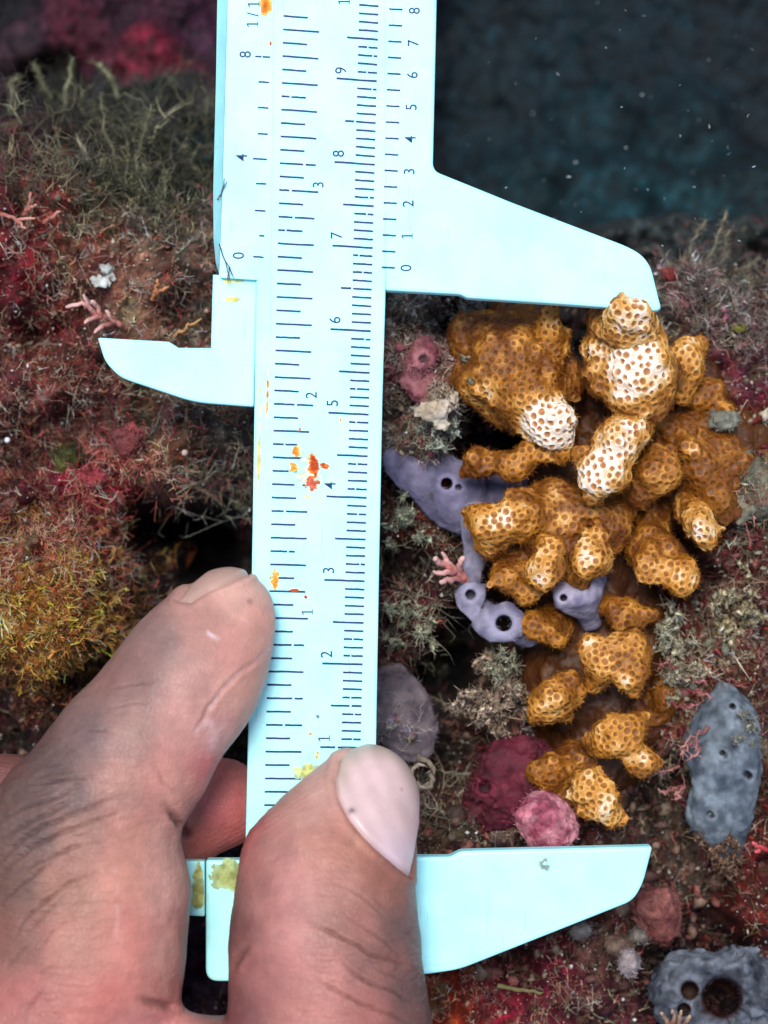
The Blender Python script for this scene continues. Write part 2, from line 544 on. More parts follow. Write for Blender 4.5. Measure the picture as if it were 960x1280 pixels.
# ------------------------------------------------------------------ turf (uncountable strands)
def strands(B, dirs, L, R, C, segs=3, curl=0.5, tipc=1.7):
    n = len(B)
    t = np.linspace(0, 1, segs + 1)
    cv = RNG.normal(size=(n, 3))
    cv -= (cv * dirs).sum(1, keepdims=True) * dirs
    cv *= (curl * L)[:, None] * 0.6
    pts = B[:, None, :] + dirs[:, None, :] * (L[:, None] * t)[:, :, None] + cv[:, None, :] * (t ** 2)[None, :, None]
    pts[:, 1:] += RNG.normal(size=(n, segs, 3)) * (0.09 * L)[:, None, None]
    a = np.cross(dirs, np.array((0.3, 0.5, 0.81)))
    a /= np.linalg.norm(a, axis=1, keepdims=True) + 1e-9
    b = np.cross(dirs, a)
    rad = R[:, None] * (1 - 0.6 * t)[None, :]
    V = np.empty((n, segs + 1, 3, 3))
    for k_ in range(3):
        th = k_ * 2.0944
        V[:, :, k_] = pts + rad[:, :, None] * (math.cos(th) * a + math.sin(th) * b)[:, None, :]
    F = []
    base = np.arange(n) * (segs + 1) * 3
    for s_ in range(segs):
        for k_ in range(3):
            k2 = (k_ + 1) % 3
            F.append(np.stack([base + s_ * 3 + k_, base + s_ * 3 + k2, base + (s_ + 1) * 3 + k2, base + (s_ + 1) * 3 + k_], 1))
    F = np.concatenate(F)
    cc = C[:, None, None, :] * (1 + (tipc - 1) * t)[None, :, None, None]
    cc = np.broadcast_to(cc, V.shape)
    return V.reshape(-1, 3), F, cc.reshape(-1, 3), pts

def join(parts):
    Vs, Fs, Cs, o = [], [], [], 0
    for V, F, C in parts:
        Vs.append(V)
        Fs.append(F + o)
        Cs.append(C)
        o += len(V)
    return np.concatenate(Vs), np.concatenate(Fs), np.concatenate(Cs)

def unit(v):
    return v / (np.linalg.norm(v, axis=1, keepdims=True) + 1e-12)

def turf(name, label, n, region, length, radius, palette, keep, lean=(0, 0, 0), spread=0.9, branch=4, segs=3, curl=0.7, follow=0.4, clump=True):
    """region: x0,y0,x1,y1 photo px; keep(px,py,z)->probability"""
    m = n * 4
    px = RNG.uniform(region[0], region[2], m)
    py = RNG.uniform(region[1], region[3], m)
    zc = np.full(m, -2.0)
    for _ in range(8):
        f = (D - zc * 0.01) / D
        zc = 0.6 * zc + 0.4 * 100 * reef_z((px - 480) * K * f, (640 - py) * K * f)
    f = (D - zc * 0.01) / D
    B = np.stack([(px - 480) * K * f, (640 - py) * K * f, zc * 0.01], 1)
    pr = keep(px, py, zc)
    if clump:
        pr = pr * smooth(-0.25, 0.25, fbm(B * 350, 2, sum(map(ord, name)) % 97))
    ok = RNG.uniform(size=m) < pr
    B = B[ok][:n]
    n = len(B)
    if n == 0:
        return None
    i = np.clip(np.searchsorted(gx, B[:, 0]) - 1, 0, nX - 2)
    j = np.clip(np.searchsorted(gy, B[:, 1]) - 1, 0, nY - 2)
    N = RN[i * nY + j]
    C0 = RC[i * nY + j]
    d = unit(0.6 * N + np.array((0, 0, 0.5)) + np.array(lean) + RNG.normal(size=(n, 3)) * spread * 0.5)
    L = length * RNG.uniform(0.45, 1.3, n)
    R = radius * np.exp(RNG.normal(size=n) * .4)
    pal = np.array([lin(c) for c in palette]) * OBS
    C = pal[RNG.integers(0, len(pal), n)] * (1 - follow) + np.clip(C0 * 1.3, 0, .4) * follow
    C = C * np.exp(RNG.normal(size=(n, 1)) * 0.6) * np.clip((C0.mean(1, keepdims=True) / 0.045) ** 0.6, .25, 1.5)  # strands follow the reef's painted shade, darker over crevices and dim edges
    out = []
    V, F, cc, pts = strands(B - N * 0.0003, d, L, R, C, segs, curl)
    out.append((V, F, cc))
    for k_ in range(branch):
        s_ = RNG.integers(1, segs + 1, n)
        bb = pts[np.arange(n), s_]
        dd = unit(d + RNG.normal(size=(n, 3)) * 0.8)
        V, F, cc, _ = strands(bb, dd, L * RNG.uniform(0.25, 0.6, n), R * 0.7, C * RNG.uniform(0.8, 1.3, (n, 1)), 2 if segs > 2 else 1, curl)
        out.append((V, F, cc))
    V, F, cc = join(out)
    o = link(name, mesh_np(name, V, F, np.clip(cc, 0, 0.6)), M_TURF)
    return tag(o, label, 'algae', kind='stuff')

COUT = [(565, 405), (640, 372), (830, 385), (900, 470), (945, 530), (925, 640), (880, 750), (838, 780), (832, 930), (790, 1030), (690, 1005), (655, 900), (650, 790), (590, 735), (575, 650), (690, 605), (575, 600), (640, 548), (570, 500)]
def coral_zone(px, py):
    return smooth(4, 14, in_poly(px, py, COUT))

land = lambda px, py, z: (z > -3.9).astype(float) * (1 - 0.9 * coral_zone(px, py))
turf('red_turf', 'low dark red turf algae coating the reef rock', 9000, (-60, 160, 1010, 1330), 0.0011, 0.00007,
     [(164, 36, 48), (110, 18, 32), (190, 72, 74), (96, 30, 32), (204, 124, 110), (140, 56, 30)], land, branch=3, segs=2, curl=1.0, follow=0.5, spread=1.3)
turf('brown_turf', 'fuzzy grey brown turf algae coating the reef rock', 8500, (-60, 240, 1010, 1330), 0.0012, 0.00006,
     [(170, 150, 112), (128, 110, 72), (206, 190, 160), (100, 80, 50), (150, 120, 92)], land, branch=3, segs=2, curl=1.2, follow=0.45, spread=1.3)
gauss = lambda px, py, cx, cy, sx, sy: np.exp(-((px - cx) / sx) ** 2 - ((py - cy) / sy) ** 2)
turf('golden_turf', 'bushy golden brown turf algae left of the index finger', 5200, (-60, 620, 240, 900), 0.0016, 0.00009,
     [(186, 132, 56), (140, 80, 26), (206, 164, 100), (96, 48, 20), (166, 80, 48), (150, 124, 36), (60, 28, 14), (176, 110, 60)],
     lambda px, py, z: gauss(px, py, 40, 765, 115, 80) * 1.1, branch=5, segs=2, follow=0.15, spread=1.2)
turf('pink_turf', 'finely branched rusty pink turf algae above the golden turf', 3600, (-60, 480, 330, 760), 0.0017, 0.00008,
     [(200, 104, 94), (150, 60, 56), (226, 160, 136), (110, 36, 44), (190, 130, 90)], lambda px, py, z: gauss(px, py, 95, 655, 130, 90) * (z > -3.2), branch=4, segs=2, follow=0.3, spread=1.2)
turf('lacy_filament', 'loose lacy cream and pink filaments straggling over the left reef', 1100, (-60, 250, 330, 720), 0.0022, 0.000045,
     [(200, 180, 150), (190, 120, 106), (150, 130, 100), (220, 200, 176), (160, 70, 66)], lambda px, py, z: (z > -3.4) * .8, branch=6, segs=3, curl=1.4, follow=0.1, spread=1.4)
turf('mossy_filament', 'loose straggling filaments over the right reef and around the coral', 1200, (480, 340, 1000, 1320), 0.0020, 0.000045,
     [(190, 172, 140), (180, 110, 98), (150, 136, 104), (210, 196, 168), (130, 50, 54)], lambda px, py, z: (z > -3.4) * (1 - coral_zone(px, py)) * .8, branch=6, segs=3, curl=1.4, follow=0.15, spread=1.4)
turf('silt_fuzz', 'pale silty filaments fringing the dark crevices', 420, (180, 480, 330, 860), 0.0022, 0.00005,
     [(150, 150, 130), (120, 126, 112), (176, 170, 150)], lambda px, py, z: ((z > -3.9) & (z < -2.2)) * gauss(px, py, 255, 640, 70, 130), branch=6, curl=1.8, follow=0.15, spread=1.4)
turf('grey_filament', 'tall grey green filaments standing behind the left turf', 1150, (-40, 90, 300, 300), 0.0046, 0.00008,
     [(84, 86, 66), (60, 66, 56), (120, 118, 86), (62, 56, 54)], lambda px, py, z: gauss(px, py, 150, 215, 130, 75), lean=(0, 0.9, 0.1), branch=6, segs=5, curl=0.9, follow=0.1, spread=1.0)
turf('fringe_filament', 'grey green filaments along the reef edge at right', 1000, (820, 300, 1000, 470), 0.0018, 0.00009,
     [(118, 108, 100), (90, 88, 76), (136, 118, 112), (110, 70, 76)], lambda px, py, z: gauss(px, py, 910, 385, 90, 60) * 1.2, lean=(0.15, 0.6, 0.2), branch=6, segs=3, curl=0.7, follow=0.25, spread=1.0)
turf('sediment_fuzz', 'beige sediment covered tufts between slider and coral', 2400, (482, 365, 620, 580), 0.0011, 0.00007,
     [(170, 152, 130), (124, 108, 92), (190, 172, 154)], lambda px, py, z: (z > -2.6).astype(float), branch=4, segs=2, curl=1.2, follow=0.4, spread=1.3)
turf('crevice_fuzz', 'pale green wisps beside the right edge of the caliper', 260, (474, 620, 600, 1060), 0.0024, 0.00006,
     [(150, 150, 126), (124, 126, 104), (170, 156, 132)], lambda px, py, z: (z > -3.4) * 0.8, branch=6, curl=1.8, follow=0.15, spread=1.3)
turf('edge_fuzz', 'cream and pink tufts right of the coral', 1500, (800, 560, 1000, 1080), 0.0018, 0.00009,
     [(186, 174, 146), (140, 118, 94), (180, 104, 96), (130, 50, 52), (110, 112, 86)], lambda px, py, z: np.maximum(gauss(px, py, 880, 830, 70, 110), gauss(px, py, 950, 640, 50, 130)), branch=5, segs=2, curl=1.3, follow=0.3, spread=1.3)

# loose pale grains
def grains(name, label, n, region, keep, size, palette):
    m = n * 4
    px = RNG.uniform(region[0], region[2], m)
    py = RNG.uniform(region[1], region[3], m)
    zc = np.full(m, -2.0)
    for _ in range(8):
        f = (D - zc * 0.01) / D
        zc = 0.6 * zc + 0.4 * 100 * reef_z((px - 480) * K * f, (640 - py) * K * f)
    ok = RNG.uniform(size=m) < keep(px, py, zc)
    px, py, zc = px[ok][:n], py[ok][:n], zc[ok][:n]
    n = len(px)
    f = (D - zc * 0.01) / D
    B = np.stack([(px - 480) * K * f, (640 - py) * K * f, zc * 0.01 + 0.0006], 1)
    iv = np.array([(1, 0, 0), (-1, 0, 0), (0, 1, 0), (0, -1, 0), (0, 0, 1), (0, 0, -1)], float)
    fi = np.array([(0, 2, 4), (2, 1, 4), (1, 3, 4), (3, 0, 4), (2, 0, 5), (1, 2, 5), (3, 1, 5), (0, 3, 5)])
    if size > 0.0003:
        t = (1 + 5 ** 0.5) / 2
        iv = unit(np.array([(-1, t, 0), (1, t, 0), (-1, -t, 0), (1, -t, 0), (0, -1, t), (0, 1, t), (0, -1, -t), (0, 1, -t), (t, 0, -1), (t, 0, 1), (-t, 0, -1), (-t, 0, 1)], float))
        fi = np.array([(0, 11, 5), (0, 5, 1), (0, 1, 7), (0, 7, 10), (0, 10, 11), (1, 5, 9), (5, 11, 4), (11, 10, 2), (10, 7, 6), (7, 1, 8), (3, 9, 4), (3, 4, 2), (3, 2, 6), (3, 6, 8), (3, 8, 9), (4, 9, 5), (2, 4, 11), (6, 2, 10), (8, 6, 7), (9, 8, 1)])
    m_ = len(iv)
    sz = size * np.exp(RNG.normal(size=n) * 0.45)
    V = B[:, None] + iv[None] * sz[:, None, None] * RNG.uniform(0.45, 1.3, (n, m_, 1)) * RNG.uniform(0.5, 1.4, (n, 1, 3))
    F = (fi[None] + (np.arange(n) * m_)[:, None, None]).reshape(-1, 3)
    pal = np.array([lin(c) for c in palette]) * OBS
    C = np.repeat(pal[RNG.integers(0, len(pal), n)] * RNG.uniform(.6, 1.2, (n, 1)), m_, 0)
    o = link(name, mesh_np(name, V.reshape(-1, 3), F, C), M_SHELL)
    return tag(o, label, 'grit', kind='stuff')
grains('shell_grit', 'tiny pale shell and sand grains caught in the turf', 9000, (-40, 230, 1000, 1300), land, 0.00012,
       [(220, 205, 190), (190, 160, 140), (170, 110, 100), (240, 236, 230), (150, 130, 100), (120, 60, 50)])
grains('reef_rubble', 'brown and cream rubble grains on the reef', 700, (-40, 230, 1000, 1300), land, 0.00036,
       [(140, 110, 92), (110, 70, 62), (96, 50, 48), (150, 128, 104), (90, 78, 66)])
grains('lower_rubble', 'brown pebbly rubble under the lower jaw', 300, (500, 990, 900, 1230), lambda px, py, z: (z > -3.4) * 1.0, 0.0006,
       [(130, 104, 88), (110, 84, 76), (150, 130, 112), (90, 60, 54), (150, 90, 80)])

grains('silt_flake', 'pale green and cream silted flakes on the right reef', 420, (800, 420, 1000, 1080), lambda px, py, z: np.maximum(gauss(px, py, 880, 830, 60, 110), gauss(px, py, 940, 620, 40, 120)) * (1 - coral_zone(px, py)), 0.00034,
       [(170, 172, 146), (196, 186, 160), (140, 140, 116), (190, 120, 112), (120, 40, 46)])
grains('sediment_flake', 'cream and beige flakes between the caliper and the coral plate', 260, (484, 370, 600, 570), lambda px, py, z: (1 - coral_zone(px, py)) * (z > -2.8), 0.00031,
       [(196, 180, 156), (150, 132, 112), (220, 210, 190), (160, 90, 96), (120, 110, 90)])
# suspended specks in the dark water
n = 95
px, py, zz = RNG.uniform(545, 960, n), RNG.uniform(0, 330, n), RNG.uniform(-9, -0.5, n)
B = np.stack([at(a, b, c) for a, b, c in zip(px, py, zz)])
Lh = RNG.uniform(0.00012, 0.0005, n)
V, F, cc, _ = strands(B, unit(RNG.normal(size=(n, 3))), Lh, RNG.uniform(.00003, .00013, n), np.tile(lin((190, 205, 205)), (n, 1)) * RNG.uniform(.05, 1, (n, 1)) ** 2, 2, 0.3)
tag(link('suspended_speck', mesh_np('suspended_speck', V, F, cc), M_TURF), 'pale specks drifting in the dark water', 'particles', kind='stuff')

# ------------------------------------------------------------------ caliper
def outline(poly, inset):
    """corner-rounded outline (px), shifted inwards by inset px; same count for every inset"""
    P = [np.array(p[:2], float) for p in poly]
    area = sum(P[i - 1][0] * P[i][1] - P[i][0] * P[i - 1][1] for i in range(len(P)))
    sg = 1 if area > 0 else -1
    n = len(P)
    Q = []
    for i in range(n):
        e0 = P[i] - P[i - 1]
        e1 = P[(i + 1) % n] - P[i]
        n0 = sg * np.array((-e0[1], e0[0])) / np.linalg.norm(e0)
        n1 = sg * np.array((-e1[1], e1[0])) / np.linalg.norm(e1)
        m = n0 + n1
        m = m / max(0.25, (m @ m) / 2)
        Q.append((P[i] + m * inset, (e0[0] * e1[1] - e0[1] * e1[0]) * sg > 0))
    out = []
    for i in range(n):
        r = poly[i][2] if len(poly[i]) > 2 else 0
        c, convex = Q[i]
        if r == 0:
            out.append(tuple(c))
            continue
        r = max(0.4, r - inset) if convex else r + inset
        d0, d1 = Q[i - 1][0] - c, Q[(i + 1) % n][0] - c
        l0, l1 = np.linalg.norm(d0), np.linalg.norm(d1)
        a, b = c + d0 / l0 * min(r, l0 * .48), c + d1 / l1 * min(r, l1 * .48)
        for t in np.linspace(0, 1, 7):
            out.append(tuple((1 - t) ** 2 * a + 2 * t * (1 - t) * c + t * t * b))
    return out

def prism(name, poly, zt, zb, bev, mat, parent):
    bm = bmesh.new()
    b = bev * 104.6
    base = [at(x, y, zt) for x, y in outline(poly, 0)]
    rings = [[bm.verts.new((p[0], p[1], zb * 0.01)) for p in base]]
    for u, d_ in (((0, 1), (.1, .45), (.4, .12), (1, 0)) if bev else ((0, 0),)):
        z = zt - bev * d_
        rings.append([bm.verts.new((p[0], p[1], z * 0.01)) for p in (at(x, y, zt) for x, y in outline(poly, b * u))])
    n = len(base)
    for r0, r1 in zip(rings[:-1], rings[1:]):
        for i in range(n):
            bm.faces.new((r0[i], r0[(i + 1) % n], r1[(i + 1) % n], r1[i]))
    bm.faces.new(rings[-1])
    bm.faces.new(rings[0][::-1])
    bm.normal_update()
    bmesh.ops.triangulate(bm, faces=[f for f in bm.faces if len(f.verts) > 4])
    bmesh.ops.recalc_face_normals(bm, faces=bm.faces)
    me = bpy.data.meshes.new(name)
    bm.to_mesh(me)
    bm.free()
    return link(name, me, mat, parent)

cal = bpy.data.objects.new('caliper', None)
COL.objects.link(cal)
tag(cal, 'pale cyan plastic vernier caliper held across the coral, rust stained', 'caliper')
ZB, ZS = 0.15, 0.157       # front face of beam and of slider, cm
beam = prism('beam', [(328, -90), (326, 340), (320, 352), (318, 508), (315, 700), (306, 1082), (466, 1082), (470, 930), (474, 700), (478, 500), (482, 362), (492, -90)], ZB, -0.16, 0.025, M_CAL, cal)
prism('fixed_jaw', [(257, 1075, 4), (310, 1075), (480, 1071), (562, 1071, 4), (576, 1064, 4), (700, 1061), (816, 1058, 5), (804, 1104, 10), (792, 1126, 12), (575, 1212, 14), (535, 1218, 12), (330, 1227), (257, 1227, 16)], 0.12, -0.14, 0.045, M_CAL, cal)
prism('fixed_inner_jaw', [(150, 1076), (256, 1076, 3), (256, 1146, 3), (150, 1140)], 0.06, -0.12, 0.03, M_CAL, cal)
# the sliding frame: left flange, right flange with jaw, back plate, inner jaw
fl = prism('slider', [(287, -90), (343, -90), (339, 346), (337.5, 440, 3), (326, 428, 6), (323.5, 350), (274, 347, 4), (278, 240)], ZS, -0.2, 0.006, M_CAL, cal)
sv, sf = [], []
for (xt, y, xb) in ((286.5, -90, 273), (281.5, 100, 270), (277.6, 240, 266.5), (275.5, 300, 267), (274.2, 330, 270), (274, 343, 274)):
    sv += [at(xt, y, ZS - 0.012), at(xb, y, -0.12), at(xb, y, -0.2), at(xt + 4, y, -0.2)]
for i in range(5):
    for j in range(4):
        sf.append((i * 4 + j, i * 4 + (j + 1) % 4, i * 4 + 4 + (j + 1) % 4, i * 4 + 4 + j))
bm = bmesh.new()
bvs = [bm.verts.new(v) for v in sv]
for f in sf:
    bm.faces.new([bvs[i] for i in f])
bmesh.ops.recalc_face_normals(bm, faces=bm.faces)
me = bpy.data.meshes.new('slider_side')
bm.to_mesh(me)
bm.free()
link('slider_side', me, M_CAL, fl)
prism('outside_jaw', [(478, -90), (548, -90), (541, 213, 10), (640, 253), (795, 312, 26), (813, 330, 14), (827, 388, 9), (810, 389), (758, 384.5), (700, 380), (584, 372.5, 3), (575, 368, 3), (482, 363, 3), (481, 330)], ZS, -0.12, 0.035, M_CAL, fl)
prism('inside_jaw', [(266, 343), (321.5, 346), (317, 508.5, 3), (243, 503, 20), (150, 472, 12), (131, 452, 10), (122, 422, 3), (211, 427), (223, 434.5), (263.5, 435)], 0.06, -0.15, 0.03, M_CAL, fl)
prism('jaw_tip_plate', [(758.5, 352), (816, 348), (827.8, 388.6, 9), (810, 390.5), (758.5, 386)], ZS - 0.05, -0.10, 0.02, M_CAL, fl)
prism('back_plate', [(290, -90), (540, -90), (540, 210), (470, 300), (320, 340), (285, 330)], -0.21, -0.3, 0, M_CAL, cal)

def tick(x0, y, length, slope, zc, parent, th=1.9, name='tick_mark', broken=False):
    cuts = [(0, 1)]
    if broken:
        b = random.uniform(0.3, 0.8)
        cuts = [(0, b - 0.04), (b + 0.02, 1)]
    bm = bmesh.new()
    for u0, u1 in cuts:
        h = th / 2
        n_ = 5
        up, dn = [], []
        for i in range(n_ + 1):
            u = u0 + (u1 - u0) * i / n_
            j = random.uniform(-0.25, 0.25)
            up.append(bm.verts.new(at(x0 + length * u, y + slope * length * u - h + j, zc)))
            dn.append(bm.verts.new(at(x0 + length * u, y + slope * length * u + h + j * 0.5, zc)))
        for i in range(n_):
            bm.faces.new((dn[i], dn[i + 1], up[i + 1], up[i]))
    me = bpy.data.meshes.new(name)
    bm.to_mesh(me)
    bm.free()
    return link(name, me, M_INK, parent)

_txt = {}
def glyph_one():
    bm = bmesh.new()
    for poly in ([(-.065, -.43), (.075, -.43), (.075, .5), (-.065, .5)], [(-.25, -.5), (.27, -.5), (.27, -.4301), (-.25, -.4301)], [(-.0651, .5), (-.29, .36), (-.25, .27), (-.0651, .39)]):
        bm.faces.new([bm.verts.new((x, y, 0)) for x, y in poly])
    bmesh.ops.recalc_face_normals(bm, faces=bm.faces)
    me = bpy.data.meshes.new('numeral')
    bm.to_mesh(me)
    bm.free()
    me.materials.append(M_INK)
    return me
_txt['1'] = glyph_one()
def numeral(ch, px, py, zc, parent, hpx=14.5, rot=90, wide=0.92):
    if ch not in _txt:
        cu = bpy.data.curves.new('glyph', 'FONT')
        cu.body = ch
        cu.align_x = 'CENTER'
        cu.align_y = 'CENTER'
        cu.size = 1.0
        cu.offset = 0.004
        cu.resolution_u = 4
        ob = bpy.data.objects.new('glyph', cu)
        COL.objects.link(ob)
        dg = bpy.context.evaluated_depsgraph_get()
        me = bpy.data.meshes.new_from_object(ob.evaluated_get(dg))
        bpy.data.objects.remove(ob)
        v = np.array([x.co[:] for x in me.vertices])
        c = (v.min(0) + v.max(0)) / 2
        hh = v[:, 1].max() - v[:, 1].min()
        for x in me.vertices:
            x.co = Vector(((x.co.x - c[0]) / hh, (x.co.y - c[1]) / hh, 0))
        me.materials.clear()
        me.materials.append(M_INK)
        me.name = 'numeral'
        _txt[ch] = me
    o = bpy.data.objects.new('numeral', _txt[ch])
    COL.objects.link(o)
    o.parent = parent
    o.location = at(px, py, zc)
    o.rotation_euler = (0, 0, math.radians(rot))
    s_ = rr(hpx, zc)
    o.scale = (s_ * wide, s_, 1)
    return o

zi, zs = ZB + 0.003, ZS + 0.003
for k_ in range(8, 101):                       # millimetre scale
    c = k_ / 10
    xr, yr = 453.3 + (c - 2) * 2.53, 101.7 + (9 - c) * 104.14
    L = 50.5 if k_ % 10 == 0 else 38.5 if k_ % 5 == 0 else 24.3
    sl = 0.028 + (c - 2) * 0.0066
    if yr > 1060:
        continue
    tick(xr - L, yr - sl * L, L, sl, zi, beam, 2.5 if k_ % 5 else 2.6, broken=random.random() < 0.22)
for k_ in range(0, 62):                        # sixteenths of an inch
    yl = 1040 - 16.72 * k_
    yl = 772.3 + 16.72 * (16 - k_)
    if yl > 1062 or yl < -20:
        continue
    xl = 336 - (yl - 772) * 13 / 535
    L = 45 if k_ % 2 == 0 else 30.5
    if k_ % 16 == 0:
        L = 49
    tick(xl, yl, L, 0.012 + max(0, 940 - yl) * 0.00007, zi, beam, 2.5, broken=random.random() < 0.2)
for ch, x, y in (('9', 426, 88), ('8', 423, 192), ('7', 420.5, 294), ('6', 418.5, 400), ('5', 415.5, 504), ('4', 412.5, 607), ('3', 410.7, 713), ('2', 408, 818), ('1', 405, 923), ('1', 430, 2), ('0', 431, -9)):
    numeral(ch, x, y, zi, beam, 14.5)
for ch, x, y in (('3', 397.7, 231), ('2', 389, 494), ('1', 384, 765)):
    numeral(ch, x, y, zi, beam, 14)
for v2 in range(0, 17):                        # vernier of the millimetre scale
    v = v2 / 2
    tick(477 + 1.18 * v, 334 - 40.35 * v, 16.8, 0.055, zs, fl, 2.3)
for v in range(0, 9):
    numeral(str(v), 507.5 + 1.3 * v, 335 - 40.2 * v, zs, fl, 14)
for x0, x1, y in ((316.5, 329.5, 320.8), (324, 330.5, 294.5), (318.5, 332, 263), (320, 332.7, 229.3), (316, 333.5, 198.3), (322, 334.7, 167), (322, 335.7, 134.2), (323, 336.7, 102.2), (319, 337.7, 70.4)):
    tick(x0, y, x1 - x0, 0.06, zs, fl, 2.2, broken=(y == 70.4))
for ch, x, y in (('8', 306.5, 68), ('4', 302, 197), ('0', 298, 319.5), ('1', 315.5, 30), ('/', 316, 18), ('1', 317, 5), ('2', 318, -8), ('8', 319, -19)):
    numeral(ch, x, y, zs, fl, 14.5)

def stain(parent, cx, cy, wx, wy, zc, th, c1, c2, seed, scale=2500, lean=0):
    """ragged flat patch of rust lying on the plastic"""
    h = 0.9
    nx, ny = int(2 * wx / h) + 1, int(2 * wy / h) + 1
    X, Y = np.meshgrid(np.linspace(-wx, wx, nx), np.linspace(-wy, wy, ny), indexing='ij')
    X, Y = X.ravel(), Y.ravel()
    V = np.array([at(cx + a + lean * b, cy + b, zc) for a, b in zip(X, Y)])
    f = fbm(V * scale, 4, seed) * 0.5 + 0.62 - ((X / wx) ** 2 + (Y / wy) ** 2) * 0.75
    a, b = np.meshgrid(np.arange(nx - 1), np.arange(ny - 1), indexing='ij')
    q = (a * ny + b).ravel()
    F = np.stack([q, q + 1, q + ny + 1, q + ny], 1)
    V0 = V.copy()
    F = F[(f[F] > th).all(1)]
    if len(F) == 0:
        return
    if np.cross(V0[F[0][1]] - V0[F[0][0]], V0[F[0][2]] - V0[F[0][0]])[2] < 0:
        F = F[:, ::-1]
    us, inv = np.unique(F, return_inverse=True)
    t = smooth(th, th + 0.3, f[us])[:, None]
    g = smooth(-.3, .3, vnoise(V[us] * scale * 2, seed + 3))[:, None]
    C = (np.array(c1) * (1 - t) + np.array(c2) * t) * (0.75 + 0.4 * g)
    link('rust_stain', mesh_np('rust_stain', V[us], inv.reshape(-1, 4), C), M_STAIN, parent)
RU, OR, YE, PI_ = (0.45, 0.06, 0.015), (0.75, 0.22, 0.03), (0.72, 0.60, 0.16), (0.60, 0.66, 0.58)
zt = ZB + 0.006
stain(beam, 388, 588, 30, 42, zt - .002, 0.34, (.46, .78, .72), (.60, .70, .42), 41, 1100)
stain(beam, 392, 581, 11, 18, zt, 0.22, OR, RU, 1)
stain(beam, 390, 604, 15, 14, zt, 0.28, OR, (0.5, 0.10, 0.06), 2)
stain(beam, 406, 583, 9, 7, zt, 0.30, OR, RU, 3)
stain(beam, 371, 563, 9, 11, zt, 0.26, YE, OR, 4)
stain(beam, 367, 585, 11, 12, zt, 0.30, YE, OR, 5)
stain(beam, 374, 537, 4, 4, zt, 0.3, OR, RU, 6)
stain(beam, 426, 524, 3, 6, zt, 0.3, YE, OR, 7)
stain(beam, 384, 621, 6, 4, zt, 0.3, YE, YE, 8)
stain(beam, 343, 722, 9, 20, zt, 0.34, YE, OR, 9)
stain(beam, 368, 738, 8, 4, zt, 0.22, OR, RU, 10)
stain(beam, 382, 746, 3, 4, zt, 0.25, OR, RU, 11)
stain(beam, 397, 944, 6, 9, zt, 0.33, YE, (0.5, .36, .06), 12)
stain(beam, 383, 962, 22, 20, zt - .002, 0.28, (0.48, .72, .55), (0.50, .55, .18), 13, 900)
stain(beam, 388, 917, 3, 2.5, zt, 0.2, OR, OR, 14)
stain(beam, 397, 896, 4, 4, zt, 0.3, (.2, .32, .36), (.14, .22, .26), 15)
stain(beam, 334.5, 490, 2.6, 60, zt, 0.33, YE, OR, 16, 1500, -0.02)
stain(beam, 324, 560, 3.5, 120, zt, 0.30, (0.50, .68, .45), YE, 17, 700, -0.024)
stain(beam, 316, 780, 2.5, 120, zt, 0.34, (0.45, .62, .45), (0.5, .5, .2), 18, 900, -0.024)
stain(fl, 333, 8, 11, 24, zs + .004, 0.30, YE, OR, 19, 1000)
stain(fl, 331, 4, 5, 10, zs + .008, 0.38, OR, RU, 20, 1600)
stain(fl, 338, 54, 3.2, 4.5, zs + .004, 0.30, OR, RU, 21)
ij = [o for o in bpy.data.objects if o.name == 'inside_jaw'][0]
fj = [o for o in bpy.data.objects if o.name == 'fixed_jaw'][0]
fi_ = [o for o in bpy.data.objects if o.name == 'fixed_inner_jaw'][0]
stain(ij, 297, 352, 24, 7, 0.066, 0.34, (.58, .72, .5), YE, 22, 900)
stain(ij, 293, 374, 22, 6, 0.066, 0.36, (.58, .76, .6), YE, 23, 900)
stain(ij, 150, 456, 5, 3, 0.066, 0.3, YE, YE, 24)
stain(fj, 290, 1096, 44, 26, 0.126, 0.18, (.36, .50, .26), (.30, .34, .12), 25, 700)
stain(fi_, 247, 1112, 10, 40, 0.066, 0.2, (.40, .56, .30), (.38, .38, .12), 26, 900)
stain(fj, 681, 1080, 12, 16, 0.126, 0.42, (.3, .4, .36), (.12, .14, .1), 27, 1800)
stain(fj, 560, 1209, 22, 3, 0.100, 0.3, YE, OR, 28, 900, 0)

# ------------------------------------------------------------------ the hand
ix_chain = [(289, 764, .62, 51), (262, 806, .72, 70), (228, 858, .85, 81), (160, 950, 1.0, 92), (108, 1022, 1.1, 108)]
hand_chains = [
    ix_chain,
    [(98, 1050, 1.0, 118), (108, 1120, 1.1, 121), (98, 1216, 1.2, 122), (40, 1330, 1.2, 150)],
    [(150, 1335, 1.2, 78), (260, 1390, 1.2, 110), (420, 1380, 1.35, 120)],
]
thumb = [(458, 991, .72, 55), (442, 1026, .78, 72), (409, 1090, .95, 99), (405, 1182, 1.15, 110), (413, 1300, 1.35, 119), (420, 1380, 1.35, 122)]
rear = [[(276, 1003, -1.0, 57), (180, 1035, -.9, 68), (60, 1080, -.6, 85)], [(10, 1018, -.5, 76), (-70, 1030, -.5, 78), (-80, 1150, 0, 120)]]
ALL = hand_chains + [thumb] + rear
cones_g = [[c for ch in g for c in chain(ch)] for g in ([hand_chains[0]], hand_chains[1:], [thumb], rear)]
def hand_sdf(P):
    ds = []
    for g, kk in zip(cones_g, (0.004, 0.0035, 0.004, 0.003)):
        d = None
        for c in g:
            e = sd_cone(P, *c)
            d = e if d is None else smin(d, e, kk)
        ds.append(d)
    d = smin(ds[0], ds[1], 0.0016)
    d = smin(d, ds[2], 0.0008)
    return smin(d, ds[3], 0.0008)
lo = np.array((-0.0535, -0.0680, -0.0225))
hi = np.array((0.0115, -0.0040, 0.0300))
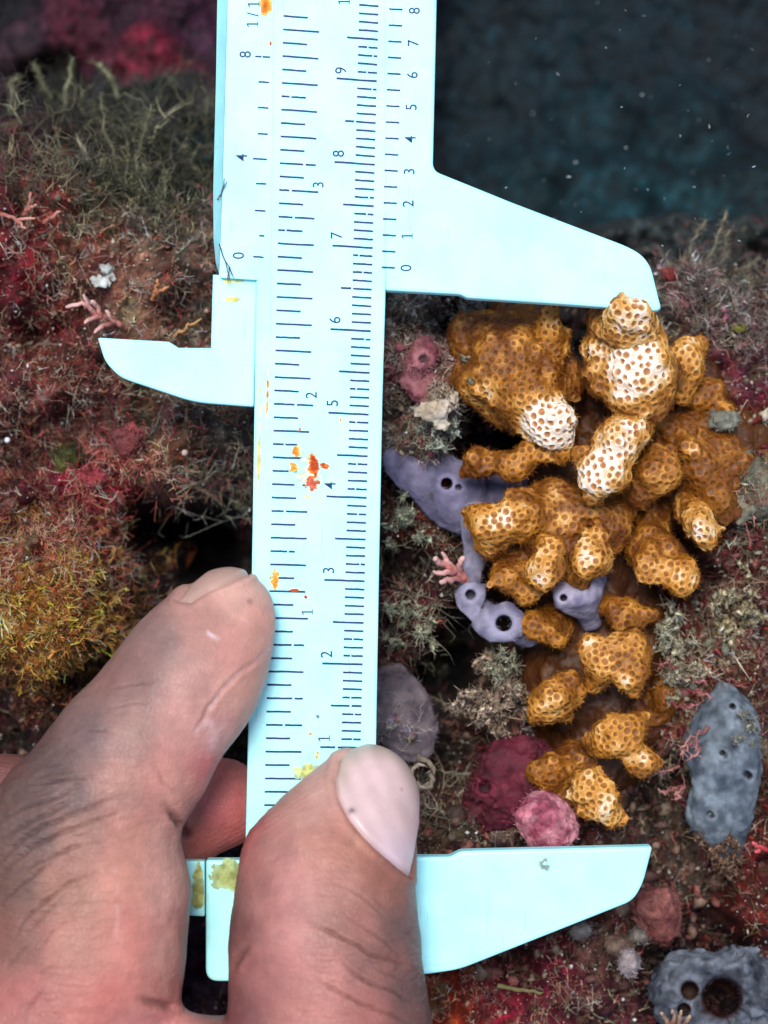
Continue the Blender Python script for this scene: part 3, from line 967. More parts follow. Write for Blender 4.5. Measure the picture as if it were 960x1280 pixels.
HV, HF = surfnet(hand_sdf, lo, hi, 0.00047)
# split every quad in four (linear), then relief
def subdiv(V, F):
    E = np.concatenate([np.stack([F[:, i], F[:, (i + 1) % 4]], 1) for i in range(4)])
    E.sort(1)
    key = E[:, 0].astype(np.int64) * len(V) + E[:, 1]
    uq, first, inv = np.unique(key, return_index=True, return_inverse=True)
    inv = inv.ravel()
    n, m = len(V), len(F)
    mids = (V[E[first, 0]] + V[E[first, 1]]) / 2
    cen = V[F].mean(1)
    e = [n + inv[i * m:(i + 1) * m] for i in range(4)]
    c = n + len(mids) + np.arange(m)
    V2 = np.concatenate([V, mids, cen])
    F2 = np.concatenate([np.stack([F[:, i], e[i], c, e[(i + 3) % 4]], 1) for i in range(4)])
    # one smoothing pass
    acc = np.zeros_like(V2)
    cnt = np.zeros(len(V2))
    for i in range(4):
        for j_ in (1, 3):
            np.add.at(acc, F2[:, i], V2[F2[:, (i + j_) % 4]])
            np.add.at(cnt, F2[:, i], 1)
    return V2 * 0.4 + 0.6 * acc / cnt[:, None], F2
HV, HF = subdiv(HV, HF)
HN = vnormals(HV, HF)
hx, hy = to_px(HV)
front = smooth(0.0, 0.3, HN[:, 2])

z3 = lambda p: (p[0] / 3, 900 + p[1] / 3)
z4 = lambda p: (220 + p[0] / 2.824, 900 + p[1] / 2.824)
z2 = lambda p: (p[0] / 2.526, 680 + p[1] / 2.526)
WR = [  # polyline, width px, depth mm
 ([z3(p) for p in ((120, 236), (200, 232), (270, 222), (350, 216))], 2.6, .30),
 ([z3(p) for p in ((330, 40), (380, 42), (430, 50))], 2.2, .22),
 ([z3(p) for p in ((-10, 385), (80, 335), (180, 300), (300, 250))], 3.2, .30),
 ([z3(p) for p in ((-10, 455), (100, 388), (200, 340), (290, 285))], 3.4, .36),
 ([z3(p) for p in ((-10, 540), (90, 440), (160, 400), (300, 345), (430, 295))], 3.4, .40),
 ([z3(p) for p in ((-10, 585), (110, 480), (230, 425), (350, 380), (470, 340))], 3.2, .34),
 ([z3(p) for p in ((60, 570), (160, 530), (260, 480), (400, 455))], 2.8, .28),
 ([z3(p) for p in ((-10, 700), (60, 640), (150, 560), (210, 520))], 2.8, .26),
 ([z3(p) for p in ((60, 810), (90, 750), (170, 680), (260, 610), (380, 565))], 2.8, .30),
 ([z3(p) for p in ((100, 805), (160, 740), (250, 650))], 2.6, .22),
 ([z3(p) for p in ((140, 872), (190, 800), (250, 760))], 2.4, .2),
 ([z3(p) for p in ((20, 930), (60, 890), (110, 840))], 2.4, .2),
 ([z3(p) for p in ((90, 1100), (130, 1050), (160, 1010))], 2.4, .18),
 ([z3(p) for p in ((150, 960), (200, 920))], 2.4, .16),
 ([z3(p) for p in ((600, 300), (640, 345), (670, 385), (700, 430))], 4.5, .7),
 ([z3(p) for p in ((500, 1035), (570, 1060), (640, 1072))], 5, .6),
 ([z2(p) for p in ((350, 455), (430, 440), (520, 432))], 2.4, .16),
 ([z2(p) for p in ((330, 520), (420, 500), (480, 505))], 2.4, .10),
 ([z2(p) for p in ((560, 790), (520, 760), (490, 700))], 3.5, .16),
 ([z2(p) for p in ((610, 600), (640, 560), (660, 520), (705, 455), (760, 400), (840, 345))], 3.4, .22),
 ([z4(p) for p in ((450, 712), (520, 735), (590, 775), (640, 800), (690, 830), (760, 848), (815, 862))], 3.0, .42),
 ([z4(p) for p in ((580, 850), (640, 905), (700, 935), (780, 960), (850, 1010))], 2.8, .34),
 ([z4(p) for p in ((480, 905), (540, 940), (600, 970), (660, 1005), (740, 1030), (830, 1075))], 2.8, .34),
 ([z4(p) for p in ((555, 575), (620, 600), (680, 640), (740, 700))], 2.6, .18),
 ([z4(p) for p in ((600, 690), (680, 740), (760, 800), (810, 850))], 2.8, .16),
 ([z4(p) for p in ((205, 880), (225, 840), (260, 790))], 4, .3),
 ([z4(p) for p in ((700, 880), (760, 900), (820, 935))], 2.4, .16),
 ([z4(p) for p in ((300, 520), (360, 480), (420, 470))], 3.0, .10),
]
disp = np.zeros(len(HV))
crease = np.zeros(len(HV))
wob = fbm(HV * 900, 2, 5) * 2.0
wob2 = fbm(HV * 900, 2, 15) * 2.0
for pts, wd, dp in WR:
    d, t = d_poly(hx + wob, hy + wob2, pts)
    tp = np.sqrt(np.clip(np.sin(np.pi * np.clip(t, 0.02, 0.98)), 0, 1)) if wd < 4.4 else smooth(0, .6, t)
    wd = wd * (0.72 if wd < 4 else 1)
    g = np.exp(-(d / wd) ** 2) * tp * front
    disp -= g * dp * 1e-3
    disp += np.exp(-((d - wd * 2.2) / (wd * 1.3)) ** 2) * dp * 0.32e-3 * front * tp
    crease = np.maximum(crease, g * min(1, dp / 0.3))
# skin-fold texture over the knuckle and the thumb joint, fine ridges elsewhere
kn = gauss(hx, hy, 30, 1080, 120, 130) + gauss(hx, hy, 60, 960, 70, 50) * .7
A = np.stack([(hx * 0.5 + hy * 0.86) / 7.0, (hx * 0.86 - hy * 0.5) / 38.0, np.zeros_like(hx)], 1)
A[:, 0] += fbm(HV * 260, 2, 9) * 1.2
disp += vnoise(A, 3) * 0.00009 * kn * front
kt = gauss(hx, hy, 440, 1200, 90, 110)
A2 = np.stack([(hx * -0.45 + hy * 0.9) / 7.0, (hx * 0.9 + hy * 0.45) / 34.0, np.zeros_like(hx)], 1)
A2[:, 0] += fbm(HV * 260, 2, 29) * 1.4
disp += vnoise(A2, 13) * 0.00008 * kt * front
# broad unevenness
disp += fbm(HV * 130, 3, 77) * 0.00022 + fbm(HV * 420, 2, 78) * 0.00012
# papillary ridges on the thumb's left flank and the rear fingertip
rg = gauss(hx, hy, 318, 1130, 34, 130) + gauss(hx, hy, 370, 990, 60, 40) + gauss(hx, hy, 272, 1000, 60, 60)
disp += np.sin((hx * 0.55 + hy * 0.83 + 6 * fbm(HV * 200, 2, 8)) * 2 * np.pi / 5.5) * 0.000022 * rg
# nails
nail_t = [(424, 948), (440, 934), (462, 926), (492, 930), (515, 948), (527, 985), (526, 1030), (519, 1070), (513, 1096), (500, 1086), (478, 1068), (456, 1048), (436, 1024), (422, 998), (418, 975)]
nail_i = [(222, 752), (236, 730), (258, 712), (282, 696), (304, 692), (322, 706), (310, 719), (288, 729), (260, 740), (238, 754)]
sn = in_poly(hx, hy, nail_t)
is_thumb = (hx > 395) & (HN[:, 2] > -0.75) & (HV[:, 2] > 0.0)
sn = np.where(is_thumb, sn, -99)
si = in_poly(hx, hy, nail_i)
si = np.where((HN[:, 2] > -0.7) & (HV[:, 2] > 0), si, -99)
for s_ in (sn, si):
    disp += np.where(s_ > -90, 0.00030 * np.exp(-((s_ + 7) / 5.0) ** 2) - 0.0004 * smooth(-3, 3, s_), 0)
HV2 = HV + HN * disp[:, None]

# skin colour by position: px, py, seen sRGB
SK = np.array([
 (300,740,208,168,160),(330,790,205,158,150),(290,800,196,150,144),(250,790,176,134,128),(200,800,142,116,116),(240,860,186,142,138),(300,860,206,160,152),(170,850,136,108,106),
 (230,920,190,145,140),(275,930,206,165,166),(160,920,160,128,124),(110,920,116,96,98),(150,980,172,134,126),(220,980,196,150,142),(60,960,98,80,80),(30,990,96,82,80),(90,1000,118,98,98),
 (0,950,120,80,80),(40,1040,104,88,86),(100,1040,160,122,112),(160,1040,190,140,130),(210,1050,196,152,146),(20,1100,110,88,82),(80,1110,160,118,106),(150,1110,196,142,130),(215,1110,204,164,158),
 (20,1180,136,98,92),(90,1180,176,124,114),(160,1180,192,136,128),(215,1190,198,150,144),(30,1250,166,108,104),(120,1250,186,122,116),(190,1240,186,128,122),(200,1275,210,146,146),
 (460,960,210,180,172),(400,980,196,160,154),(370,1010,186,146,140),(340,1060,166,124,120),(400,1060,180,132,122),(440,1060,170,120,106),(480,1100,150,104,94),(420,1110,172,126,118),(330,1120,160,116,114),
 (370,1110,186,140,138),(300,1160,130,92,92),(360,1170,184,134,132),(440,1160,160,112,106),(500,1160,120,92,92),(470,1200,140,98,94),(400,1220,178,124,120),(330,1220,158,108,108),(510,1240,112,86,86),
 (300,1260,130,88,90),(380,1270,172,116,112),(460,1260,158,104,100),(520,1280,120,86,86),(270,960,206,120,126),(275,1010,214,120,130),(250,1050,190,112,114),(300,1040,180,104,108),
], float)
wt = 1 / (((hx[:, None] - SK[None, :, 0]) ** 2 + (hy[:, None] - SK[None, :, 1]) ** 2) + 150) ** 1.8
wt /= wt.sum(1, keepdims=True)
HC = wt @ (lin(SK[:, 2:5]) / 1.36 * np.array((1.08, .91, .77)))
mot = fbm(HV * 300, 4, 55)
HC = HC * (1 + 0.16 * mot)[:, None]
HC = HC * np.exp(np.outer(fbm(HV * 160, 3, 66), (0.10, -0.06, -0.04)))
HC = HC * (1 + 0.14 * fbm(HV * 1400, 3, 67) * (0.5 + fbm(HV * 250, 2, 68)))[:, None]
HC = HC * (1 - 0.36 * np.clip(crease, 0, 1) ** 1.3)[:, None]  # skin colour darker along the wrinkle lines
for pts, wd, am in (([z2(p) for p in ((620, 590), (660, 560), (680, 600), (670, 640))], 6, .35), ([z2(p) for p in ((665, 520), (690, 470), (740, 415), (800, 375), (850, 330))], 2.2, .4),
                    ([z2(p) for p in ((660, 280), (680, 295), (690, 300))], 3.4, .75), ([z2(p) for p in ((540, 320), (550, 260))], 2.5, .25), ([z3(p) for p in ((430, 560), (440, 700), (440, 820))], 4, .25), ([z2(p) for p in ((760, 235), (790, 260))], 3, .3)):
    d, t = d_poly(hx + wob, hy + wob2, pts)
    g = (np.exp(-(d / (wd * .8)) ** 2) * am * .6 * front * np.clip(.6 + 1.6 * fbm(HV * 900, 2, 91), 0, 1.3))[:, None]
    HC = HC * (1 - g) + lin((236, 214, 214)) * 0.8 * g
d = np.hypot(hx - 312, hy - 752)
HC = HC * (1 - 0.45 * np.exp(-(d / 4) ** 2))[:, None]
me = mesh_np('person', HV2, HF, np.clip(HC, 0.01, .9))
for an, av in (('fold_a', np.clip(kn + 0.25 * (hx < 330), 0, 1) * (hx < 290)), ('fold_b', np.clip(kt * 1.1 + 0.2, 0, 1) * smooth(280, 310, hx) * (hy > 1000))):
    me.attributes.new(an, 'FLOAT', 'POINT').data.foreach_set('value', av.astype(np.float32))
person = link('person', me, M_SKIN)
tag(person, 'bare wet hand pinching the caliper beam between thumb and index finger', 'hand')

def nail(name, s_, height, colfn):
    keep = s_ > -2.0
    fk = keep[HF].all(1)
    F = HF[fk]
    us, inv = np.unique(F, return_inverse=True)
    ss = s_[us]
    off = -0.00030 + height * smooth(-2, 6.5, ss) + 0.0001 * smooth(5, 30, ss)
    V = HV[us] + HN[us] * off[:, None]
    link(name, mesh_np(name, V, inv.reshape(-1, 4), colfn(hx[us], hy[us], ss)), M_NAIL, person)
def ct(x, y, s_):
    base = lin((226, 190, 184)) * 0.72
    tipw = lin((206, 180, 160)) * 0.66
    t = smooth(30, 6, s_) * smooth(1020, 945, y)
    lun = gauss(x, y, 495, 1070, 30, 26)
    C = base[None] * (1 - t[:, None]) + tipw[None] * t[:, None]
    C = C * (1 - .35 * lun[:, None]) + lin((226, 204, 224)) * .7 * .35 * lun[:, None]
    sp = np.exp(-(((x - 439) / 4.2) ** 2 + ((y - 1015) / 3.4) ** 2))
    C = C * (1 - .75 * sp[:, None])
    C = C * (1 - .5 * np.exp(-(((x - 499) ** 2 + (y - 988) ** 2) / 2.5)))[:, None]
    C *= (1 + 0.05 * np.sin((x - 0.45 * (y - 1000)) / 4.2))[:, None]
    return C * (0.78 + 0.22 * smooth(0, 4, s_))[:, None]
nail('thumbnail', sn, 0.00062, ct)
nail('fingernail', si, 0.00055, lambda x, y, s_: np.tile(lin((204, 160, 142)) * .62, (len(x), 1)))

# ------------------------------------------------------------------ the coral colony
colony = bpy.data.objects.new('branching_coral', None)
COL.objects.link(colony)
tag(colony, 'knobbly golden brown branching coral colony with pale tips measured by the caliper jaws', 'coral')
CUP = lin((146, 88, 16))
CREAM = lin((236, 188, 112))
GOLD, AMB, BRN, WHT = lin((204, 130, 28)), lin((134, 68, 6)), lin((70, 32, 4)), lin((250, 232, 212))
def polyps(name, chains, pale=(), k=0.0022, spacing=0.00082, h=0.000165, dull=0.0, base=0.15, label=None):
    nz = lambda P: 0.0010 * vnoise(P * 300, 3) + 0.0005 * vnoise(P * 760, 4)
    V, F = blob_mesh(chains, k, h, noise=nz)
    N = vnormals(V, F)
    # scatter polyp centres by dart throwing
    seeds, cell = [], {}
    s2 = spacing ** 2
    for i in RNG.permutation(len(V))[:min(22000, int(10 * len(V) * h * h / spacing ** 2))]:
        p = V[i]
        c = tuple(np.floor(p / spacing).astype(int))
        ok = True
        for dx in (-1, 0, 1):
            for dy in (-1, 0, 1):
                for dz in (-1, 0, 1):
                    for q_ in cell.get((c[0] + dx, c[1] + dy, c[2] + dz), ()):
                        if (q_[0] - p[0]) ** 2 + (q_[1] - p[1]) ** 2 + (q_[2] - p[2]) ** 2 < s2:
                            ok = False
        if ok:
            cell.setdefault(c, []).append(p)
            seeds.append(p)
    Sd = np.array(seeds, np.float32)
    sz = RNG.uniform(0.78, 1.25, len(Sd)).astype(np.float32)
    d1 = np.empty(len(V), np.float32)
    dd = np.empty(len(V), np.float32)
    Vf = V.astype(np.float32)
    blk = np.floor(Vf / 0.005).astype(np.int64)
    key = (blk[:, 0] * 73856093) ^ (blk[:, 1] * 19349663) ^ (blk[:, 2] * 83492791)
    order = np.argsort(key, kind='stable')
    cuts = np.flatnonzero(np.diff(key[order])) + 1
    for ix_ in np.split(order, cuts):
        vv = Vf[ix_]
        near = ((Sd > vv.min(0) - 0.003) & (Sd < vv.max(0) + 0.003)).all(1)
        if near.sum() < 2:
            near[:] = True
        diff = vv[:, None, :] - Sd[near][None]
        D2 = np.sqrt((diff ** 2).sum(2)) * sz[near][None]
        D2.partition(1, axis=1)
        d1[ix_] = D2[:, 0]
        dd[ix_] = D2[:, 1] - D2[:, 0]
    px, py = to_px(V)
    u = d1 / spacing
    ring = np.exp(-((u - 0.52) / 0.12) ** 2)
    cw = 0.08 + 0.09 * np.clip(sum([am * np.exp(-(((px - cx) ** 2 + (py - cy) ** 2) / r ** 2) ** 1.6) for cx, cy, r, am in pale], np.zeros(len(V))), 0, 1)
    cup = smooth(0.40 + cw * .6, 0.27 + cw * .6, u)
    pit = smooth(0.20, 0.08, u)
    tent = 0.5 + 0.5 * vnoise(V * 5200, 8)
    dsp = 0.00013 * ring * (0.5 + tent) + 0.00007 * smooth(.3, 0, dd / spacing) - 0.00015 * cup - 0.00010 * pit
    W = np.full(len(V), base * 1.1)
    for cx, cy, r, am in pale:
        W += am * np.exp(-(((px - cx) ** 2 + (py - cy) ** 2) / r ** 2) ** 0.9)
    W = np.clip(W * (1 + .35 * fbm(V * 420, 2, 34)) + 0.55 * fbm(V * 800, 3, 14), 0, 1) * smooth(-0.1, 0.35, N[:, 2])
    V2 = V + N * (dsp * (0.55 + 0.6 * W))[:, None]
    g = smooth(-.4, .4, fbm(V * 300, 3, 19))[:, None]
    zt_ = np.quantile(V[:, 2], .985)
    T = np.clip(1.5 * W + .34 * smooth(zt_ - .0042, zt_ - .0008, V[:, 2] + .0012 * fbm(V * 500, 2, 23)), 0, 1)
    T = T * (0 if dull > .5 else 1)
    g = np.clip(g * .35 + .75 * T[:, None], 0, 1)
    body = AMB * (1 - g) + GOLD * g
    Wc = W[:, None]
    t1, t2 = np.clip(Wc * 1.6, 0, 1), smooth(.5, 1.0, Wc)
    pale_c = (body * 1.25 * (1 - t1) + CREAM * t1) * (1 - t2) + WHT * t2
    wall = rim = body * (.9 + .75 * T[:, None]) * (1 - t1) + pale_c * t1
    fill = body * 0.85 * (1 - 0.55 * Wc) + pale_c * 0.55 * Wc
    r_ = np.clip(ring * 1.1, 0, 1)[:, None]
    C = fill * (1 - r_) + rim * r_
    edge = smooth(0.25, 0.0, dd / spacing)[:, None]
    C = C * (1 - edge * (0.8 * Wc)) + wall * edge * 0.8 * Wc
    cupc = BRN * .5 * (1 - T[:, None]) + (BRN * .4 + CUP * .85) * T[:, None] + CUP * 0.35 * Wc
    cupc = cupc * (1 - .4 * pit[:, None])
    cm = (cup * (0.28 + 0.5 * T + 0.12 * W))[:, None]
    C = C * (1 - cm) + cupc * cm
    C = C * (1 - dull) + BRN * dull
    keep = (N[:, 2] > -0.55)[F].any(1)
    us, inv = np.unique(F[keep], return_inverse=True)
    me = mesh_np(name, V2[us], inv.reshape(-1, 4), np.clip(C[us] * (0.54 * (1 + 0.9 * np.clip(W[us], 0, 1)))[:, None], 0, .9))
    o = link(name, me, M_CORAL, colony)
    if label:
        o['label'] = label
    n_ = int(len(V) * 0.085)
    i_ = RNG.integers(0, len(V), n_)
    i_ = i_[RNG.uniform(size=n_) < smooth(.9, .2, W[i_]) + .12]
    TENT.append((V2[i_], unit(N[i_] + RNG.normal(size=(len(i_), 3)) * 0.5), C[i_]))
    return o

TENT = []
B_ = 'coral_branch'
polyps('coral_base', [[(655, 455, -2.4, 56), (728, 560, -2.6, 42), (700, 665, -2.3, 66), (735, 740, -2.4, 60), (735, 840, -2.6, 72), (735, 955, -2.6, 56)],
          [(790, 470, -2.0, 50), (775, 560, -2.1, 52)], [(860, 480, -2.3, 40), (870, 580, -2.2, 62), (880, 650, -2.3, 36)], [(790, 790, -2.5, 46), (790, 900, -2.5, 48)], [(900, 560, -2.2, 50), (945, 530, -2.3, 40)]],
       [], k=.004, h=.00028, base=-.3, dull=.66)
polyps(B_, [[(600, 425, -1.5, 36), (640, 455, -1.25, 58), (655, 486, -1.1, 50), (688, 528, -.75, 30)], [(595, 484, -1.3, 28), (650, 484, -1.3, 42)], [(640, 400, -1.9, 30), (680, 470, -1.3, 46)]],
       [(690, 532, 30, 2.6), (610, 488, 16, .6), (590, 485, 18, .3)], base=.02, k=.002, label='smooth orange brown coral plate with one white tip, blown highlight painted in')  # naturally pale tip, whitened further as a painted highlight
polyps(B_, [[(683, 402, -.8, 18), (690, 430, -1.0, 20), (700, 465, -1.5, 20)]], [(683, 405, 16, .6)], base=.1)
polyps(B_, [[(580, 590, -1.3, 10), (600, 582, -1.2, 16), (650, 578, -1.1, 17), (694, 564, -1.0, 18)]], [(690, 545, 16, .9)], base=.08)
polyps(B_, [[(752, 398, -.6, 18), (780, 404, -.05, 20), (803, 404, -.05, 18)], [(780, 389, .27, 13), (794, 387, .30, 13), (808, 392, .27, 13)], [(790, 400, .1, 16)], [(775, 415, -.8, 28)]], [(790, 395, 34, .75), (752, 398, 16, .35)], base=.1)
polyps(B_, [[(770, 440, -.45, 26), (795, 445, -.35, 30), (800, 480, -.4, 30), (812, 500, -.5, 26)], [(760, 455, -.6, 26), (780, 480, -.5, 30)], [(742, 440, -.8, 18), (745, 470, -1.0, 20)], [(812, 455, -.4, 24), (828, 462, -.6, 14)], [(780, 425, -.5, 18), (812, 425, -.5, 16)]],
       [(775, 455, 30, .75), (805, 445, 30, .7), (790, 490, 24, .7), (740, 438, 16, .5), (780, 422, 20, .5), (822, 460, 16, .6)], base=.12)
polyps(B_, [[(790, 535, -.5, 22), (770, 560, -.4, 25), (755, 585, -.45, 24), (750, 608, -.6, 16)], [(740, 568, -.7, 16), (738, 598, -.55, 14)], [(800, 520, -.8, 22)]],
       [(785, 540, 26, .7), (760, 570, 26, .75), (748, 600, 26, .85), (735, 595, 16, .5)], base=.1)
polyps(B_, [[(855, 428, -1.2, 12), (850, 450, -1.2, 17), (862, 470, -1.2, 16), (856, 492, -1.3, 13)], [(872, 440, -1.4, 9)]], [(855, 432, 20, .6), (865, 462, 14, .25)], base=.1)
polyps(B_, [[(898, 484, -1.5, 15), (880, 500, -1.6, 22), (910, 512, -1.5, 16)], [(880, 520, -1.9, 24)]], [(912, 512, 14, .35)], base=.0, spacing=.0009)
polyps(B_, [[(830, 545, -1.4, 24), (870, 540, -1.6, 28), (905, 580, -1.6, 30), (895, 620, -1.5, 28)], [(862, 562, -1.1, 16), (880, 590, -1.4, 34)], [(890, 640, -1.5, 22), (905, 630, -1.5, 22)]],
       [(866, 562, 10, .7)], base=-.03, spacing=.0009, label='smooth dark amber coral lobe at the right')
polyps(B_, [[(828, 570, -1.0, 17), (822, 590, -.9, 18), (826, 606, -.9, 16)], [(800, 615, -1.1, 17), (785, 612, -1.2, 14)]], [(826, 600, 18, .35), (835, 580, 12, .2)], base=.05)
polyps(B_, [[(868, 655, -.9, 22), (880, 662, -.8, 22)], [(862, 640, -1.3, 22)]], [(872, 660, 28, .6)], base=.1)
polyps(B_, [[(815, 640, -1.9, 20), (812, 680, -1.4, 20), (812, 708, -1.0, 17)], [(835, 690, -1.4, 22), (856, 722, -.9, 20)]], [(812, 710, 18, .4), (857, 722, 22, .4)], base=.08)
polyps(B_, [[(607, 655, -.9, 25), (645, 648, -.95, 27), (690, 640, -1.2, 30), (750, 645, -1.3, 30)], [(612, 680, -1.1, 20)], [(688, 612, -1.3, 14), (700, 630, -1.4, 20)], [(765, 665, -1.2, 20), (772, 640, -1.4, 18)], [(700, 690, -1.2, 36)]],
       [(605, 655, 24, .42), (638, 645, 14, .55), (660, 640, 10, .45), (692, 618, 12, .35), (705, 645, 14, .25)], base=.08)
polyps(B_, [[(684, 685, -.7, 20), (680, 710, -.65, 18), (676, 722, -.75, 14)], [(720, 700, -.9, 14)]], [(682, 690, 22, .5), (674, 722, 16, .45)], base=.1)
polyps(B_, [[(742, 674, -.85, 16), (730, 700, -.8, 16)], [(752, 700, -.9, 14)], [(722, 720, -1, 14)]], [(745, 674, 16, .45), (730, 700, 14, .55), (750, 702, 12, .35)], base=.08)
polyps(B_, [[(628, 722, -1.1, 18), (655, 742, -1.1, 16)], [(650, 715, -1.5, 26)]], [(630, 720, 14, .2)], base=.04)
polyps(B_, [[(672, 782, -1.3, 18), (698, 800, -1.2, 18)], [(690, 780, -1.7, 26)]], [(700, 800, 14, .2)], base=.04)
polyps(B_, [[(748, 760, -1.5, 16), (780, 764, -1.35, 18), (810, 768, -1.4, 15)]], [(805, 766, 14, .2), (775, 758, 14, .15)], base=.04)
polyps(B_, [[(738, 808, -.85, 17), (762, 826, -.75, 20), (786, 815, -.8, 17), (802, 808, -1, 12)], [(786, 845, -.8, 15), (792, 860, -.9, 10)], [(750, 843, -1, 14)]], [(765, 825, 36, .25), (785, 850, 14, .3), (735, 805, 12, .3)], base=.12)
polyps(B_, [[(703, 858, -1.0, 18), (684, 876, -.85, 21), (665, 896, -.95, 14)], [(700, 885, -1.1, 18)]], [(672, 890, 24, .3), (690, 870, 14, .2)], base=.12)
polyps(B_, [[(748, 908, -.9, 16), (765, 918, -.75, 20), (788, 920, -.8, 18), (800, 942, -.9, 14)], [(742, 926, -1.1, 14)], [(803, 950, -.9, 11)]], [(760, 915, 30, .3), (803, 946, 14, .45)], base=.12)
polyps(B_, [[(706, 945, -1.4, 18), (692, 970, -1.2, 20), (697, 1000, -1.3, 18)], [(720, 950, -1.5, 20)]], [(690, 965, 14, .15)], base=.06)
polyps(B_, [[(735, 985, -.65, 22), (750, 1000, -.6, 22), (762, 1013, -.65, 18)], [(733, 1005, -.9, 20)]], [(735, 985, 28, .35), (755, 1020, 26, .45)], base=.18)
polyps(B_, [[(835, 870, -1.8, 16), (815, 885, -2.0, 20)]], [], base=.0)

Bt, dt, Cc = (np.concatenate([t[i] for t in TENT]) for i in range(3))
V, F, cc, _ = strands(Bt, dt, RNG.uniform(.0002, .0006, len(Bt)), np.full(len(Bt), .000022), Cc * 0.8, 1, 0.4, 1.3)
tag(link('coral_tentacle', mesh_np('coral_tentacle', V, F, np.clip(cc, 0, .8)), M_TURF, colony), kind='stuff')

# ------------------------------------------------------------------ sponges, crusts and lumps: one thing each
def lump(name, label, cat, chains, colours, mat, k=0.003, h=0.00029, carve=(), rough=0.0004, rs=900, var=0.25, holes=None, group=None, flat=1.0, fuzz=0):
    V, F = blob_mesh(chains, k, h, carve, noise=lambda P: rough * fbm(P * rs, 3, 3) + 0.0012 * vnoise(P * 210, 17) * (k >= 0.0014))
    if flat != 1.0:
        zc_ = np.mean([c[2] for ch in chains for c in ch]) * 0.01
        V[:, 2] = zc_ + (V[:, 2] - zc_) / flat
    px, py = to_px(V)
    c1, c2 = lin(colours[0]) * OBS, lin(colours[1]) * OBS
    t = smooth(-.35, .35, fbm(V * 500, 4, len(label)))[:, None]
    C = (c1 * (1 - t) + c2 * t) * np.exp(var * fbm(V * 1500, 2, 7))[:, None]
    for ch_ in carve:
        cx, cy, _, r = ch_[0]
        if r < 14:
            dh = np.hypot(px - cx, py - cy)
            m = (smooth(r * 2.1, r * 1.3, dh) * .55)[:, None]
            C = C * (1 - m) + np.minimum(c2 * 1.5, .7) * m
            m = (smooth(r * 1.05, r * .75, dh) * .85)[:, None]
            C = C * (1 - m) + lin((34, 24, 30)) * m
    if holes:
        for cx, cy, r, hc in holes:
            m = smooth(r * 1.2, r * .8, np.hypot(px - cx, py - cy))[:, None]
            C = C * (1 - m) + lin(hc) * OBS * m
    if fuzz:
        N = vnormals(V, F)
        i_ = RNG.integers(0, len(V), fuzz)
        fv, ff, fc, _ = strands(V[i_], unit(N[i_] + RNG.normal(size=(fuzz, 3)) * .8), RNG.uniform(.00015, .0006, fuzz), np.full(fuzz, .00005), C[i_] * RNG.uniform(.6, 1.6, (fuzz, 1)), 2, 1.0)
        V, F, C = join([(V, F, C), (fv, ff, fc)])
    o = link(name, mesh_np(name, V, F, np.clip(C, 0, .8)), mat)
    recentre(o)
    return tag(o, label, cat, group)

lump('sponge', 'mauve encrusting sponge with a round black pore below the left coral', 'sponge',
     [[(498, 575, -1.9, 16), (530, 590, -1.8, 24), (565, 615, -1.8, 28), (590, 640, -2.0, 24)], [(600, 600, -2.3, 26), (640, 620, -2.4, 26)]], ((104, 100, 128), (136, 130, 158)), M_SPONGE, flat=2.6, fuzz=250,
     carve=[[(559, 604, -1.0, 7.5), (559, 604, -2.6, 7.5)], [(574, 609, -1.3, 4), (574, 609, -1.7, 5)]])
lump('sponge', 'pale mauve sponge with two open funnels left of the lower coral', 'sponge',
     [[(588, 745, -1.6, 15), (605, 760, -1.7, 13), (630, 778, -1.45, 15)], [(660, 785, -1.9, 16), (630, 780, -1.6, 16)], [(588, 740, -1.8, 14), (596, 700, -2.1, 13), (592, 645, -2.2, 16)],
      [(630 + 15 * math.cos(a_), 779 + 15 * math.sin(a_), -1.12, 6.5) for a_ in np.linspace(0, 6.2832, 13)], [(588 + 10 * math.cos(a_), 743 + 10 * math.sin(a_), -1.36, 5) for a_ in np.linspace(0, 6.2832, 11)]], ((112, 106, 130), (160, 154, 174)), M_SPONGE, k=.0014, flat=1.8, fuzz=260,
     carve=[[(588, 743, -.8, 7), (588, 744, -1.7, 6)], [(630, 779, -.6, 11), (630, 780, -2.0, 9)]])
lump('sponge', 'whitish lilac forked sponge squeezed between coral knobs', 'sponge',
     [[(706, 748, -1.1, 14), (725, 742, -1.25, 13), (750, 722, -1.5, 11)], [(722, 745, -1.3, 13), (735, 780, -1.6, 9)]], ((130, 122, 146), (174, 166, 184)), M_SPONGE, carve=[[(704, 747, -.8, 5), (705, 748, -1.2, 4)]])
lump('sponge', 'smooth greyish pink sponge beside the beam above the thumb', 'sponge',
     [[(490, 850, -2.4, 20), (500, 890, -2.0, 34), (512, 925, -2.1, 26)]], ((92, 80, 88), (122, 108, 114)), M_SPONGE, flat=3.4, fuzz=500, rough=.0008)
lump('sponge', 'long slate grey sponge with small dark pores at the right', 'sponge',
     [[(905, 862, -1.9, 14), (908, 900, -1.8, 28), (905, 950, -1.7, 38), (900, 1010, -1.8, 32), (904, 1060, -2.2, 18)]], ((78, 88, 98), (124, 134, 142)), M_SPONGE, flat=2.2, rough=.0005, rs=900, fuzz=260, var=.6,
     carve=[[(917, 884, -1.0, 4), (917, 884, -2, 4)], [(907, 944, -1, 4), (907, 944, -1.7, 4)], [(937, 970, -1, 5), (937, 970, -2, 5)], [(890, 1020, -1.2, 4), (890, 1020, -1.7, 5)]])
